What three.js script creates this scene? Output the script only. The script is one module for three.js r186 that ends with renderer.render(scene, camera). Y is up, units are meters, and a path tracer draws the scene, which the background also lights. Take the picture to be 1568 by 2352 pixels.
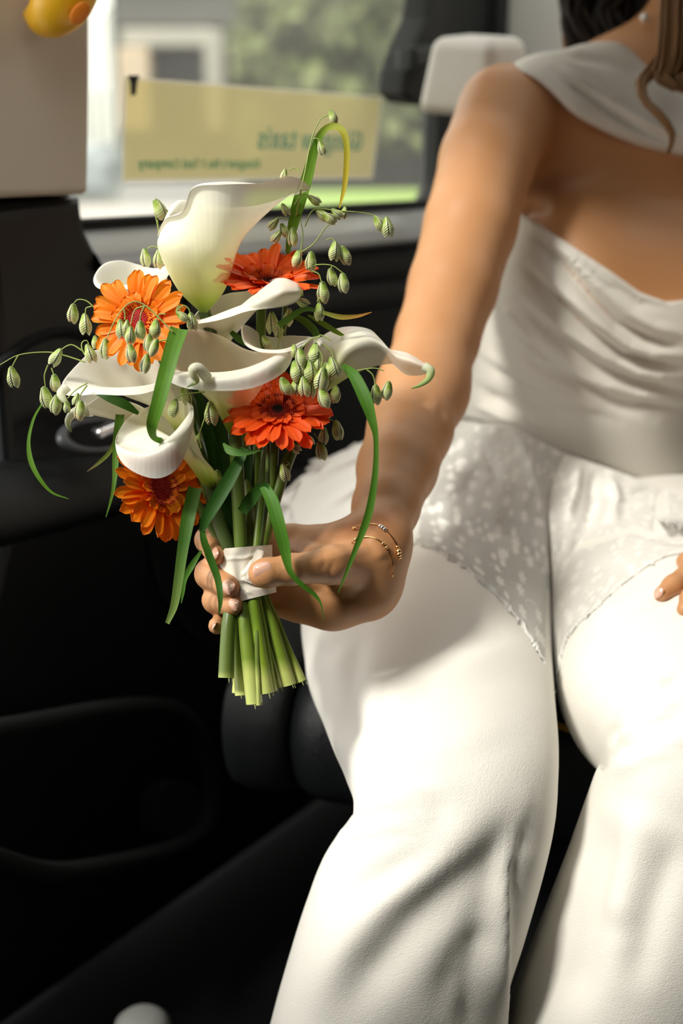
import * as THREE from 'three';
import { mergeGeometries } from 'three/addons/utils/BufferGeometryUtils.js';
import { RoundedBoxGeometry } from 'three/addons/geometries/RoundedBoxGeometry.js';
import { MeshBVH } from 'three-mesh-bvh';

// ---------- camera, sky, sun, exposure ----------
const scene = new THREE.Scene();
const camera = new THREE.PerspectiveCamera(40, 1568 / 2352, 0.05, 200);
camera.position.set(0, 1.06, 0);
camera.rotation.x = -18 * Math.PI / 180;
camera.focus = 1.08;
camera.userData.fStop = 3.1;
camera.updateMatrixWorld(true);
scene.background = new THREE.Color(1.0, 0.97, 0.91);
scene.backgroundIntensity = 4.4;
const sun = new THREE.DirectionalLight(new THREE.Color(1.0, 0.94, 0.86), 7.2);
sun.position.set(-0.55, 0.78, 0.28).multiplyScalar(12);
sun.target.position.set(0, 0.8, -1.1);
sun.shadow.radius = 19;
sun.castShadow = true;
Object.assign(sun.shadow.camera, { left: -3, right: 3, top: 3, bottom: -3, near: 0.5, far: 30 });
sun.shadow.mapSize.set(2048, 2048);
scene.add(sun, sun.target);
const renderer = new THREE.WebGLRenderer({ antialias: true });
renderer.toneMapping = THREE.LinearToneMapping;
renderer.toneMappingExposure = 0.61;
renderer.shadowMap.enabled = true;

// ---------- helpers ----------
const V = (x, y, z) => new THREE.Vector3(x, y, z);
const FOCAL = 1176 / Math.tan(20 * Math.PI / 180), PITCH = 18 * Math.PI / 180;
const EYE = V(0, 1.06, 0), FWD = V(0, -Math.sin(PITCH), -Math.cos(PITCH)), UPV = V(0, Math.cos(PITCH), -Math.sin(PITCH)), RT = V(1, 0, 0);
// a point of the place, measured from the photograph: column, row and distance along the view
const P = (x, y, d) => V((x - 784) / FOCAL * d, 0, 0).addScaledVector(UPV, (1176 - y) / FOCAL * d).addScaledVector(FWD, d).add(EYE);
const proj = (v) => { const q = v.clone().sub(EYE), d = q.dot(FWD); return [784 + q.x / d * FOCAL, 1176 - q.dot(UPV) / d * FOCAL, d]; };
const lerp = THREE.MathUtils.lerp, clamp = THREE.MathUtils.clamp, sstep = THREE.MathUtils.smoothstep;
let seed = 7;
const rnd = (a = 0, b = 1) => { seed = (seed * 1664525 + 1013904223) >>> 0; return a + (b - a) * seed / 4294967296; };
const srnd = (s) => { seed = (s * 7919 + 13) >>> 0; rnd(); rnd(); };
const used = {};
const numbered = (n) => { const k = used[n] = (used[n] ?? -1) + 1; return k ? `${n}_${String(k).padStart(3, '0')}` : n; };
function add(o, name, parent = scene) { o.name = parent === scene ? numbered(name) : name; parent.add(o); return o; }
function mesh(geo, mat, name, parent = scene) { const m = new THREE.Mesh(geo, mat); m.castShadow = m.receiveShadow = true; return add(m, name, parent); }
function tag(o, label, category, group) { o.userData.label = label; o.userData.category = category; if (group) o.userData.group = group; return o; }
function struct(o, label) { o.userData.kind = 'structure'; if (label) o.userData.label = label; return o; }
const mat = (color, roughness = 0.6, more = {}) => new THREE.MeshPhysicalMaterial({ color, roughness, side: THREE.DoubleSide, ...more });
const lin = (r, g, b) => new THREE.Color().setRGB(r, g, b);

function grid(fn, nu, nv, colorFn) {       // a surface fn(u, v) sampled on a grid, with uv
  const pos = [], uv = [], idx = [], col = [];
  for (let j = 0; j <= nv; j++) for (let i = 0; i <= nu; i++) {
    const u = i / nu, v = j / nv, p = fn(u, v);
    pos.push(p.x, p.y, p.z); uv.push(u, v);
    if (colorFn) col.push(...colorFn(u, v, p));
  }
  const w = nu + 1;
  for (let j = 0; j < nv; j++) for (let i = 0; i < nu; i++) { const a = j * w + i; idx.push(a, a + 1, a + w, a + 1, a + w + 1, a + w); }
  const g = new THREE.BufferGeometry();
  g.setAttribute('position', new THREE.Float32BufferAttribute(pos, 3));
  g.setAttribute('uv', new THREE.Float32BufferAttribute(uv, 2));
  if (colorFn) g.setAttribute('color', new THREE.Float32BufferAttribute(col, 3));
  g.setIndex(idx); g.computeVertexNormals();
  return g;
}
function seamNormals(g, nu, nv) {          // one normal on both sides of a closed seam
  const n = g.attributes.normal, w = nu + 1;
  for (let j = 0; j <= nv; j++) {
    const a = j * w, b = j * w + nu, v = V(n.getX(a) + n.getX(b), n.getY(a) + n.getY(b), n.getZ(a) + n.getZ(b)).normalize();
    n.setXYZ(a, v.x, v.y, v.z); n.setXYZ(b, v.x, v.y, v.z);
  }
  return g;
}
const cr = (a, b, c, d, t) => { const t2 = t * t, t3 = t2 * t; return 0.5 * (2 * b + (c - a) * t + (2 * a - 5 * b + 4 * c - d) * t2 + (3 * b - a - 3 * c + d) * t3); };
function curve(pts, t, closed = false) {   // Catmull-Rom through arrays of numbers
  const n = pts.length, f = closed ? ((t % 1) + 1) % 1 * n : clamp(t, 0, 1) * (n - 1), i = closed ? Math.floor(f) % n : Math.min(Math.floor(f), n - 2), k = f - Math.floor(closed ? f : i);
  const at = (j) => closed ? pts[(j + n) % n] : j < 0 ? pts[0].map((x, q) => 2 * x - pts[1][q]) : j >= n ? pts[n - 1].map((x, q) => 2 * x - pts[n - 2][q]) : pts[j];
  const A = at(i - 1), B = at(i), C = at(i + 1), D = at(i + 2);
  return B.map((_, q) => cr(A[q], B[q], C[q], D[q], closed ? f - Math.floor(f) : f - i));
}
const Pc = (a) => P(a[0], a[1], a[2]);
function tube(pts, radii, sides = 8, seg = 24, caps = true) {   // pts: Vector3; radii: number or list along the tube
  const raw = pts.map((p) => [p.x, p.y, p.z]), R = Array.isArray(radii) ? radii.map((r) => [r]) : [[radii], [radii]];
  const c = [], n = seg;
  for (let i = 0; i <= n; i++) { const q = curve(raw, i / n); c.push(V(...q)); }
  let nrm = null; const frames = [];
  for (let i = 0; i <= n; i++) {
    const t = c[Math.min(i + 1, n)].clone().sub(c[Math.max(i - 1, 0)]).normalize();
    if (!nrm) { nrm = Math.abs(t.y) < 0.9 ? V(0, 1, 0) : V(1, 0, 0); }
    nrm = nrm.clone().addScaledVector(t, -nrm.dot(t)).normalize();
    frames.push([nrm, t.clone().cross(nrm)]);
  }
  const rad = (v) => Math.max(1e-5, curve(R, v)[0]);
  const g = grid((u, v) => {
    const i = Math.round(v * n), a = u * 2 * Math.PI, [x, y] = frames[i], r = rad(v);
    return c[i].clone().addScaledVector(x, Math.cos(a) * r).addScaledVector(y, Math.sin(a) * r);
  }, sides, n);
  seamNormals(g, sides, n);
  if (!caps) return g;
  const parts = [g];
  for (const [i, s] of [[0, -1], [n, 1]]) {
    const r = rad(i / n); if (r < 2e-4) continue;
    const cg = grid((u, v) => c[i].clone().addScaledVector(frames[i][0], Math.cos(u * 2 * Math.PI) * r * v).addScaledVector(frames[i][1], Math.sin(u * 2 * Math.PI) * r * v), sides, 1);
    parts.push(cg);
  }
  return mergeGeometries(parts);
}
function ribbon(rows, seg = 30, across = 4, fold = 0.25) {  // rows: [centre Vector3, across Vector3 (half width)]; a leaf with a shallow keel
  const c = rows.map(([p]) => [p.x, p.y, p.z]), w = rows.map(([, a]) => [a.x, a.y, a.z]);
  return grid((u, v) => {
    const p = V(...curve(c, v)), a = V(...curve(w, v)), p2 = V(...curve(c, Math.min(1, v + 0.01))), p1 = V(...curve(c, Math.max(0, v - 0.01)));
    const nn = a.clone().cross(p2.sub(p1)).normalize(), s = u * 2 - 1;
    return p.addScaledVector(a, s).addScaledVector(nn, fold * a.length() * (s * s - 0.4));
  }, across, seg);
}
// a sheet through rows of measured points [column, row, distance]
function sheet(rows, nu, nv, warp) {
  return grid((u, v) => { const q = curve(rows.map((r) => curve(r, u)), v); const p = Pc(q); return warp ? warp(p, u, v, q) : p; }, nu, nv);
}
// ---------- implicit surfaces ----------
const smin = (a, b, k) => { const h = Math.max(k - Math.abs(a - b), 0) / k; return Math.min(a, b) - h * h * k * 0.25; };
function cone(a, b, ra, rb) {               // tapered capsule
  const ba = b.clone().sub(a), l2 = ba.lengthSq(), rr = ra - rb, a2 = l2 - rr * rr, il2 = 1 / l2;
  const f = (x, y, z) => {
    const px = x - a.x, py = y - a.y, pz = z - a.z, yy = px * ba.x + py * ba.y + pz * ba.z, zz = yy - l2;
    const qx = px * l2 - ba.x * yy, qy = py * l2 - ba.y * yy, qz = pz * l2 - ba.z * yy, x2 = qx * qx + qy * qy + qz * qz;
    const y2 = yy * yy * l2, z2 = zz * zz * l2, k = Math.sign(rr) * rr * rr * x2;
    if (Math.sign(zz) * a2 * z2 > k) return Math.sqrt(x2 + z2) * il2 - rb;
    if (Math.sign(yy) * a2 * y2 < k) return Math.sqrt(x2 + y2) * il2 - ra;
    return (Math.sqrt(x2 * a2 * il2) + yy * rr) * il2 - ra;
  };
  const m = Math.max(ra, rb);
  f.box = new THREE.Box3().setFromPoints([a, b]).expandByScalar(m);
  return f;
}
function ellipsoid(c, r, turn = 0) {
  const cs = Math.cos(turn), sn = Math.sin(turn);
  const f = (x, y, z) => {
    let px = x - c.x, py = y - c.y, pz = z - c.z; const qx = px * cs + py * sn, qy = -px * sn + py * cs;
    const k0 = Math.hypot(qx / r.x, qy / r.y, pz / r.z), k1 = Math.hypot(qx / r.x / r.x, qy / r.y / r.y, pz / r.z / r.z);
    return k1 < 1e-9 ? -Math.min(r.x, r.y, r.z) : k0 * (k0 - 1) / k1;
  };
  f.box = new THREE.Box3().setFromCenterAndSize(c, V(1, 1, 1).multiplyScalar(2 * Math.max(r.x, r.y, r.z)));
  return f;
}
function chain(pts, k = 0.02) {             // pts: [Vector3, radius]
  const fs = []; for (let i = 0; i + 1 < pts.length; i++) fs.push(cone(pts[i][0], pts[i + 1][0], pts[i][1], pts[i + 1][1]));
  return blend(fs, k);
}
function blend(fs, k) {
  const box = new THREE.Box3(); fs.forEach((f) => box.union(f.box));
  const far = (f, x, y, z) => Math.hypot(Math.max(f.box.min.x - x, 0, x - f.box.max.x), Math.max(f.box.min.y - y, 0, y - f.box.max.y), Math.max(f.box.min.z - z, 0, z - f.box.max.z));
  const g = (x, y, z) => { let d = 1; for (const f of fs) { const b = far(f, x, y, z); if (b > d + k || b > 0.06 + k) { d = Math.min(d, b + 0.001); continue; } d = smin(d, f(x, y, z), k); } return d; };
  g.box = box; return g;
}
function nets(sdf, box, cell, keep) {       // naive surface nets
  const lo = box.min, n = ['x', 'y', 'z'].map((a) => Math.ceil((box.max[a] - lo[a]) / cell) + 1), [nx, ny, nz] = n, S = nx * ny;
  const val = new Float32Array(nx * ny * nz);
  for (let k = 0, q = 0; k < nz; k++) for (let j = 0; j < ny; j++) for (let i = 0; i < nx; i++, q++) val[q] = sdf(lo.x + i * cell, lo.y + j * cell, lo.z + k * cell);
  const id = new Int32Array(nx * ny * nz).fill(-1), pos = [], idx = [];
  const E = [[0, 1], [2, 3], [4, 5], [6, 7], [0, 2], [1, 3], [4, 6], [5, 7], [0, 4], [1, 5], [2, 6], [3, 7]], off = [0, 1, nx, nx + 1, S, S + 1, S + nx, S + nx + 1];
  for (let k = 0; k < nz - 1; k++) for (let j = 0; j < ny - 1; j++) for (let i = 0; i < nx - 1; i++) {
    const q = i + j * nx + k * S; let m = 0; for (let c = 0; c < 8; c++) if (val[q + off[c]] < 0) m |= 1 << c;
    if (m === 0 || m === 255) continue;
    let x = 0, y = 0, z = 0, w = 0;
    for (const [a, b] of E) { const va = val[q + off[a]], vb = val[q + off[b]]; if ((va < 0) === (vb < 0)) continue; const t = va / (va - vb); x += lerp(a & 1, b & 1, t); y += lerp(a >> 1 & 1, b >> 1 & 1, t); z += lerp(a >> 2, b >> 2, t); w++; }
    id[q] = pos.length / 3; pos.push(lo.x + (i + x / w) * cell, lo.y + (j + y / w) * cell, lo.z + (k + z / w) * cell);
  }
  for (let k = 1; k < nz - 1; k++) for (let j = 1; j < ny - 1; j++) for (let i = 1; i < nx - 1; i++) {
    const q = i + j * nx + k * S, s = val[q] < 0;
    for (const [d, u, v] of [[1, nx, S], [nx, S, 1], [S, 1, nx]]) {
      if (s === (val[q + d] < 0)) continue;
      const a = id[q], b = id[q - u], c = id[q - u - v], e = id[q - v]; if (a < 0 || b < 0 || c < 0 || e < 0) continue;
      if (s) idx.push(a, b, c, a, c, e); else idx.push(a, c, b, a, e, c);
    }
  }
  let ii = idx; if (keep) { ii = []; for (let t = 0; t < idx.length; t += 3) { const a = idx[t] * 3; if (keep(pos[a], pos[a + 1], pos[a + 2])) ii.push(idx[t], idx[t + 1], idx[t + 2]); } }
  const g = new THREE.BufferGeometry(), nor = new Float32Array(pos.length), h = cell * 0.6;
  for (let a = 0; a < pos.length; a += 3) {
    const x = pos[a], y = pos[a + 1], z = pos[a + 2], v = V(sdf(x + h, y, z) - sdf(x - h, y, z), sdf(x, y + h, z) - sdf(x, y - h, z), sdf(x, y, z + h) - sdf(x, y, z - h)).normalize();
    nor[a] = v.x; nor[a + 1] = v.y; nor[a + 2] = v.z;
  }
  g.setAttribute('position', new THREE.Float32BufferAttribute(pos, 3)); g.setAttribute('normal', new THREE.BufferAttribute(nor, 3)); g.setIndex(ii);
  return g;
}
// folds and creases: each raises (or sinks) the surface along a measured line: { p: [[column, row], ...], w: width in photo pixels, a: height in metres, s: side (1 = a step that falls off on one side only) }
function sculpt(g, folds, facing = true) {
  const p = g.attributes.position, n = g.attributes.normal, v = V(0, 0, 0), m = V(0, 0, 0);
  for (const f of folds) { const xs = f.p.map((q) => q[0]), ys = f.p.map((q) => q[1]), r = 3 * f.w; f.b = [Math.min(...xs) - r, Math.min(...ys) - r, Math.max(...xs) + r, Math.max(...ys) + r]; f.L = []; let L = 0; for (let i = 0; i + 1 < f.p.length; i++) { f.L.push(L); L += Math.hypot(f.p[i + 1][0] - f.p[i][0], f.p[i + 1][1] - f.p[i][1]); } f.T = L; }
  const out = new Float32Array(p.count);
  for (let i = 0; i < p.count; i++) {
    v.fromBufferAttribute(p, i); m.fromBufferAttribute(n, i);
    const face = facing ? sstep(-m.dot(v.clone().sub(EYE).normalize()), -0.1, 0.25) : 1; if (face <= 0) continue;
    const [x, y] = proj(v); let d = 0;
    for (const f of folds) {
      if (x < f.b[0] || y < f.b[1] || x > f.b[2] || y > f.b[3]) continue;
      let best = 1e9, side = 0, tt = 0;
      for (let k = 0; k + 1 < f.p.length; k++) {
        const [ax, ay] = f.p[k], [bx, by] = f.p[k + 1], ux = bx - ax, uy = by - ay, l2 = ux * ux + uy * uy, t = clamp(((x - ax) * ux + (y - ay) * uy) / l2, 0, 1), dx = x - ax - ux * t, dy = y - ay - uy * t, e = dx * dx + dy * dy;
        if (e < best) { best = e; side = Math.sign(ux * dy - uy * dx); tt = (f.L[k] + t * Math.sqrt(l2)) / f.T; }
      }
      const ends = f.flat ? 1 : sstep(tt, 0, 0.25) * (1 - sstep(tt, 0.75, 1)) * 0.85 + 0.15, r = Math.sqrt(best) / f.w;
      const w = f.s && side * f.s > 0 ? Math.exp(-r * r * 9) : Math.exp(-r * r);
      d += f.a * w * ends;
    }
    out[i] = d * face;
  }
  for (let i = 0; i < p.count; i++) if (out[i]) p.setXYZ(i, p.getX(i) + n.getX(i) * out[i], p.getY(i) + n.getY(i) * out[i], p.getZ(i) + n.getZ(i) * out[i]);
  g.computeVertexNormals();
  return g;
}
// ---------- computed textures ----------
function noiseTex(size, fn, srgb) {
  const d = new Uint8Array(size * size * 4);
  for (let y = 0; y < size; y++) for (let x = 0; x < size; x++) { const c = fn(x / size, y / size), q = (y * size + x) * 4; d[q] = c[0] * 255; d[q + 1] = c[1] * 255; d[q + 2] = c[2] * 255; d[q + 3] = 255; }
  const t = new THREE.DataTexture(d, size, size); t.wrapS = t.wrapT = THREE.RepeatWrapping; t.magFilter = THREE.LinearFilter; t.minFilter = THREE.LinearFilter; if (srgb) t.colorSpace = THREE.SRGBColorSpace; t.needsUpdate = true; return t;
}
const rep = (t, x, y) => { const c = t.clone(); c.repeat.set(x, y); c.needsUpdate = true; return c; };
const lattice = (n) => { const a = new Float32Array(n * n); for (let i = 0; i < n * n; i++) a[i] = rnd(); return (x, y) => { x = ((x % 1) + 1) % 1 * n; y = ((y % 1) + 1) % 1 * n; const i = Math.floor(x), j = Math.floor(y), f = x - i, g = y - j, s = f * f * (3 - 2 * f), t = g * g * (3 - 2 * g), at = (p, q) => a[(q % n) * n + p % n]; return lerp(lerp(at(i, j), at(i + 1, j), s), lerp(at(i, j + 1), at(i + 1, j + 1), s), t); }; };
const l8 = lattice(8), l32 = lattice(32), l64 = lattice(64), l128 = lattice(128);
const weaveTex = noiseTex(256, (x, y) => { const v = 0.5 * l128(x, y) + 0.5 * l64(x, y); return [v, v, v]; });
const grainTex = noiseTex(512, (x, y) => { const v = 0.55 * l128(x, y) + 0.3 * l64(x, y) + 0.15 * l32(x, y); return [v, v, v]; });
// ---------- the cab: its side wall stands at an angle to the view ----------
const YAW = 35 * Math.PI / 180, AX = V(Math.sin(YAW), 0, -Math.cos(YAW)), NZ = V(Math.cos(YAW), 0, Math.sin(YAW));
const ORG = P(285, 300, 1.55).setY(0);
const D = (x, y, off = 0) => {              // where a measured point lies on the side wall: [along, up]
  const r = P(x, y, 1).sub(EYE), t = ORG.clone().addScaledVector(NZ, off).sub(EYE).dot(NZ) / r.dot(NZ), q = EYE.clone().addScaledVector(r, t).sub(ORG);
  return [q.dot(AX), q.y];
};
function sideGroup(name) { const g = new THREE.Group(); g.position.copy(ORG); g.rotation.y = Math.PI / 2 - YAW; return add(g, name); }
const M = {
  black: mat(lin(0.0032, 0.0042, 0.0050), 0.42, { specularIntensity: 0.7, bumpMap: rep(grainTex, 6, 6), bumpScale: 0.0003 }),
  blackMatt: mat(lin(0.004, 0.0046, 0.005), 0.85, { specularIntensity: 0.4 }),
  carpet: mat(lin(0.0025, 0.0028, 0.003), 1.0, { specularIntensity: 0.1 }),
  rubber: mat(lin(0.006, 0.007, 0.007), 0.75),
  vinyl: mat(lin(0.010, 0.012, 0.013), 0.36, { bumpMap: rep(grainTex, 5, 5), bumpScale: 0.0006 }),
  beige: mat(lin(0.58, 0.51, 0.42), 0.75, { bumpMap: rep(grainTex, 8, 8), bumpScale: 0.0002 }),
  greyTrim: mat(lin(0.70, 0.69, 0.65), 0.7),
  headlining: mat(lin(0.6, 0.58, 0.53), 0.85),
  clear: mat(lin(0.95, 0.96, 0.95), 0.02, { transmission: 1, thickness: 0, ior: 1.3 }),
  paleGrey: mat(lin(0.66, 0.64, 0.60), 0.6),
  shelf: mat(lin(0.34, 0.355, 0.37), 0.35),
  chrome: mat(lin(0.75, 0.76, 0.78), 0.22, { metalness: 1 }),
  steelDark: mat(lin(0.05, 0.055, 0.06), 0.35),
  yellow: mat(lin(0.86, 0.46, 0.012), 0.38, { clearcoat: 0.3, clearcoatRoughness: 0.3 }),
  orangeCap: mat(lin(0.80, 0.22, 0.01), 0.45),
  glass: mat(lin(0.78, 0.79, 0.755), 0.25, { transmission: 1, thickness: 0, ior: 1.45 }),
};
const shapeOf = (pts) => { const s = new THREE.Shape(); pts.forEach((p, i) => i ? s.lineTo(p[0], p[1]) : s.moveTo(p[0], p[1])); s.closePath(); return s; };
const extrude = (shape, depth, bevel = 0.006, z = 0) => { const g = new THREE.ExtrudeGeometry(shape, { depth: depth - 2 * bevel, bevelEnabled: bevel > 0, bevelThickness: bevel, bevelSize: bevel, bevelOffset: -bevel, bevelSegments: 3, curveSegments: 10 }); g.translate(0, 0, z + bevel); return g; };
const boxAt = (w, h, d, x, y, z, r = 0.004) => { const g = new RoundedBoxGeometry(w, h, d, 2, Math.min(r, w / 2.01, h / 2.01, d / 2.01)); g.translate(x, y, z); return g; };

// door with the dark panel, the sill shelf, the armrest and the pull handle
{
  const door = sideGroup('door_1'); struct(door, 'black taxi door with shelf under the window and a pull handle');
  const edge = [[192, 452], [196, 490], [204, 530], [222, 568], [250, 596], [300, 612], [600, 590], [800, 575], [985, 556]].map(([x, y]) => D(x, y, 0.065));
  const sk = shapeOf([[-1.4, 0.04], [-1.4, 0.42], [-0.34, 0.42], [-0.26, 0.62], [-0.26, edge[0][1]], ...edge, [1.2, edge[8][1] - 0.01], [1.2, 0.04]]);
  mesh(extrude(sk, 0.055, 0.012, 0.01), M.black, 'door_panel', door);
  // shelf under the glass: slopes inwards
  const prof = [[0.004, 0.012], [0.058, -0.012], [0.070, -0.022], [0.072, -0.036], [0.0, -0.05]];
  mesh(grid((u, v) => { const s = lerp(-0.12, 0.85, u), y0 = lerp(D(205, 530)[1], D(965, 482)[1], (s + 0.06) / 0.68), q = curve(prof, v); return V(s, y0 + q[1], q[0]); }, 20, 16), M.shelf, 'sill_shelf', door);
  // moulded ridges on the panel below the shelf
  for (const [y0, y1, h] of [[640, 622, 0.010], [705, 690, 0.014], [1120, 1090, 0.016]]) {
    const a = D(560, y0, 0.07), b = D(960, y1, 0.07);
    mesh(grid((u, v) => { const t = v * Math.PI, s = lerp(a[0] - 0.1, b[0] + 0.2, u); return V(s, lerp(a[1], b[1], u) + Math.cos(t) * 0.02, 0.062 + Math.sin(t) * h); }, 16, 8), M.black, 'panel_ridge', door);
  }
  // armrest swelling out of the panel
  const A = D(60, 1035, 0.10), B = D(330, 1065, 0.08);
  mesh(grid((u, v) => {
    const t = v * Math.PI, k = Math.sin(Math.PI * clamp(0.35 + u * 0.65, 0, 1)), s = lerp(A[0] - 0.22, B[0] + 0.10, u);
    return V(s, lerp(A[1], B[1] - 0.005, u) + Math.cos(t) * (0.05 - 0.02 * u) - 0.03, 0.06 + Math.sin(t) * 0.062 * k * (1 - 0.25 * Math.cos(t)));
  }, 30, 14), M.black, 'armrest', door);
  // pull-cup recess above the armrest, with its bezel and lever
  const c = D(212, 1000, 0.10);
  const bez = new THREE.TorusGeometry(0.034, 0.006, 8, 32); bez.scale(1.35, 0.55, 1); bez.rotateX(-0.7); bez.rotateZ(-0.12); bez.translate(c[0], c[1], 0.105);
  const hs = new THREE.Group(); add(hs, 'door_handle', door);
  mesh(bez, M.steelDark, 'bezel', hs);
  const lev = new RoundedBoxGeometry(0.045, 0.012, 0.02, 3, 0.005); lev.rotateZ(0.08); lev.translate(c[0] + 0.02, c[1] + 0.004, 0.104);
  mesh(lev, M.chrome, 'lever', hs);
  const cup = D(105, 870, 0.066);
  const arc = new THREE.TorusGeometry(0.085, 0.007, 8, 40, Math.PI); arc.scale(1.15, 0.85, 1); arc.rotateZ(0.25); arc.translate(cup[0], cup[1] - 0.03, 0.064);
  mesh(arc, M.blackMatt, 'pull_recess', door);
  // speaker panel seam and storage bin low on the door
  const sp = [[345, 1235], [350, 1290], [372, 1360], [415, 1430], [470, 1480]].map((q) => V(...D(q[0], q[1], 0.067), 0.066));
  mesh(tube(sp, 0.004, 6, 20), M.blackMatt, 'panel_seam', door);
  const w0 = D(-60, 1700, 0.12), w1 = D(420, 1640, 0.12), w2 = D(470, 1900, 0.12), w3 = D(180, 2010, 0.14), w4 = D(-60, 1960, 0.14);
  mesh(tube([w0, w1, w2, w3, w4].map((q, i) => V(q[0], Math.max(q[1], 0.05), 0.10 + 0.01 * i)), 0.012, 8, 40), M.blackMatt, 'storage_bin_rim', door);
  const hd = new THREE.CylinderGeometry(0.035, 0.04, 0.03, 24); const hq = D(410, 1870, 0.10); hd.rotateX(1.2); hd.translate(hq[0], hq[1], 0.09);
  mesh(hd, M.blackMatt, 'cup_holder', door);
}
// window: black frame, rubber seals, tinted glass
const WIN = { l: -0.11, r: D(972, 300)[0], b: (s) => lerp(D(205, 515)[1], D(965, 468)[1], (s + 0.06) / 0.68), t: 1.36 };
{
  const win = sideGroup('window_1'); struct(win, 'side window of the taxi in a black frame');
  const out = shapeOf([[-0.13, 0.84], [0.80, 0.80], [0.80, 1.50], [-0.13, 1.50]]), hole = new THREE.Path(), r = 0.045;
  hole.moveTo(WIN.l, WIN.b(WIN.l)); hole.lineTo(WIN.r - r, WIN.b(WIN.r - r)); hole.quadraticCurveTo(WIN.r, WIN.b(WIN.r), WIN.r, WIN.b(WIN.r) + r); hole.lineTo(WIN.r + 0.004, WIN.t - r); hole.quadraticCurveTo(WIN.r, WIN.t, WIN.r - r, WIN.t); hole.lineTo(WIN.l, WIN.t); hole.closePath();
  out.holes.push(hole);
  mesh(extrude(out, 0.03, 0.004, -0.005), M.rubber, 'window_frame', win);
  const g = new THREE.PlaneGeometry(WIN.r - WIN.l + 0.03, 0.53); g.translate((WIN.l + WIN.r) / 2, WIN.b(0.25) + 0.245, 0.004);
  mesh(g, M.glass, 'glass', win);
  for (const dy of [0.004, -0.016]) mesh(tube([V(-0.12, WIN.b(-0.12) + dy, 0.02), V(0.25, WIN.b(0.25) + dy, 0.02), V(0.66, WIN.b(0.66) + dy, 0.02)], 0.0045, 6, 10), M.rubber, 'seal', win);
  const br = [[985, -40], [972, 40], [948, 92], [932, 130], [924, 165], [918, 215], [938, 236], [975, 243], [1012, 243], [1012, 70], [1012, -40]].map(([x, y]) => D(x, y, 0.06));
  mesh(extrude(shapeOf(br), 0.045, 0.008, 0.022), M.rubber, 'bracket', win);
  const br2 = [[945, 110], [1006, 98], [1008, 150], [940, 160]].map(([x, y]) => D(x, y, 0.09));
  mesh(extrude(shapeOf(br2), 0.03, 0.008, 0.066), M.black, 'catch', win);
}
// beige pillar between the doors
{
  const p = sideGroup('wall_left'); struct(p, 'beige pillar trim beside the window');
  const e = [[0, 455], [100, 451], [196, 447], [204, 440], [207, 300], [208, 150], [208, 0]].map(([x, y]) => D(x, y, 0.075));
  mesh(extrude(shapeOf([[-0.26, e[0][1] - 0.002], ...e, [e[6][0] - 0.01, 1.50], [-0.26, 1.50]]), 0.06, 0.007, 0.016), M.beige, 'pillar_trim', p);
  mesh(boxAt(0.16, 0.42, 0.02, -0.18, 0.68, 0.0), M.blackMatt, 'pillar_core', p);
  mesh(boxAt(0.16, 1.45, 0.02, -0.18, 0.77, -0.01), M.blackMatt, 'pillar_back', p);
}
// the rest of the cabin shell
{
  const car = (name, label, list, m) => { const g = sideGroup(name); struct(g, label); list.forEach(([n, geo, mm]) => mesh(geo, mm ?? m, n, g)); return g; };
  car('wall_rear', 'pale grey rear trim of the cabin', [['rear_panel', boxAt(0.06, 1.62, 1.6, 0.84, 0.72, 0.75), M.greyTrim], ['side_strip', boxAt(0.03, 0.75, 0.05, 0.775, 1.15, 0.02), M.rubber]]);
  car('wall_right', 'dark side wall across the cabin', [['side_panel', boxAt(2.6, 1.5, 0.06, -0.45, 0.75, 1.52)]], M.blackMatt);
  car('wall_left', 'dark side wall ahead of the open door', [['side_panel', boxAt(0.30, 1.5, 0.05, -1.62, 0.75, 0.0)], ['door_header', boxAt(1.3, 0.20, 0.05, -0.87, 1.41, 0.0)]], M.blackMatt);
  car('wall_front', 'dark partition towards the driver', [['partition', boxAt(0.06, 1.6, 1.6, -1.72, 0.72, 0.75), M.blackMatt]]);
  // the roof is glazed over the seats; the panel has an opening
  const roof = shapeOf([[-1.79, -0.11], [0.90, -0.11], [0.90, 1.59], [-1.79, 1.59]]), rh = new THREE.Path(); rh.moveTo(-1.45, 0.05); rh.lineTo(-0.34, 0.05); rh.lineTo(-0.34, 0.62); rh.lineTo(-1.45, 0.62); rh.closePath(); roof.holes.push(rh);
  const r2 = new THREE.Path(); r2.moveTo(0.28, 0.05); r2.lineTo(0.76, 0.05); r2.lineTo(0.76, 1.15); r2.lineTo(0.28, 1.15); r2.closePath(); roof.holes.push(r2);
  const rg = extrude(roof, 0.05, 0.004); rg.rotateX(Math.PI / 2); rg.translate(0, 1.545, 0);
  car('ceiling', 'grey headlining of the cabin with a glazed roof opening', [['headlining', rg, M.headlining], ['roof_glass', boxAt(1.15, 0.004, 0.61, -0.895, 1.535, 0.335, 0.001), M.clear], ['roof_glass', boxAt(0.52, 0.004, 1.14, 0.52, 1.535, 0.60, 0.001), M.clear]]);
  car('floor', 'black rubber floor of the cabin', [['rubber_floor', boxAt(2.7, 0.06, 1.7, -0.44, -0.03, 0.74), M.carpet]]);
}
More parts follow.
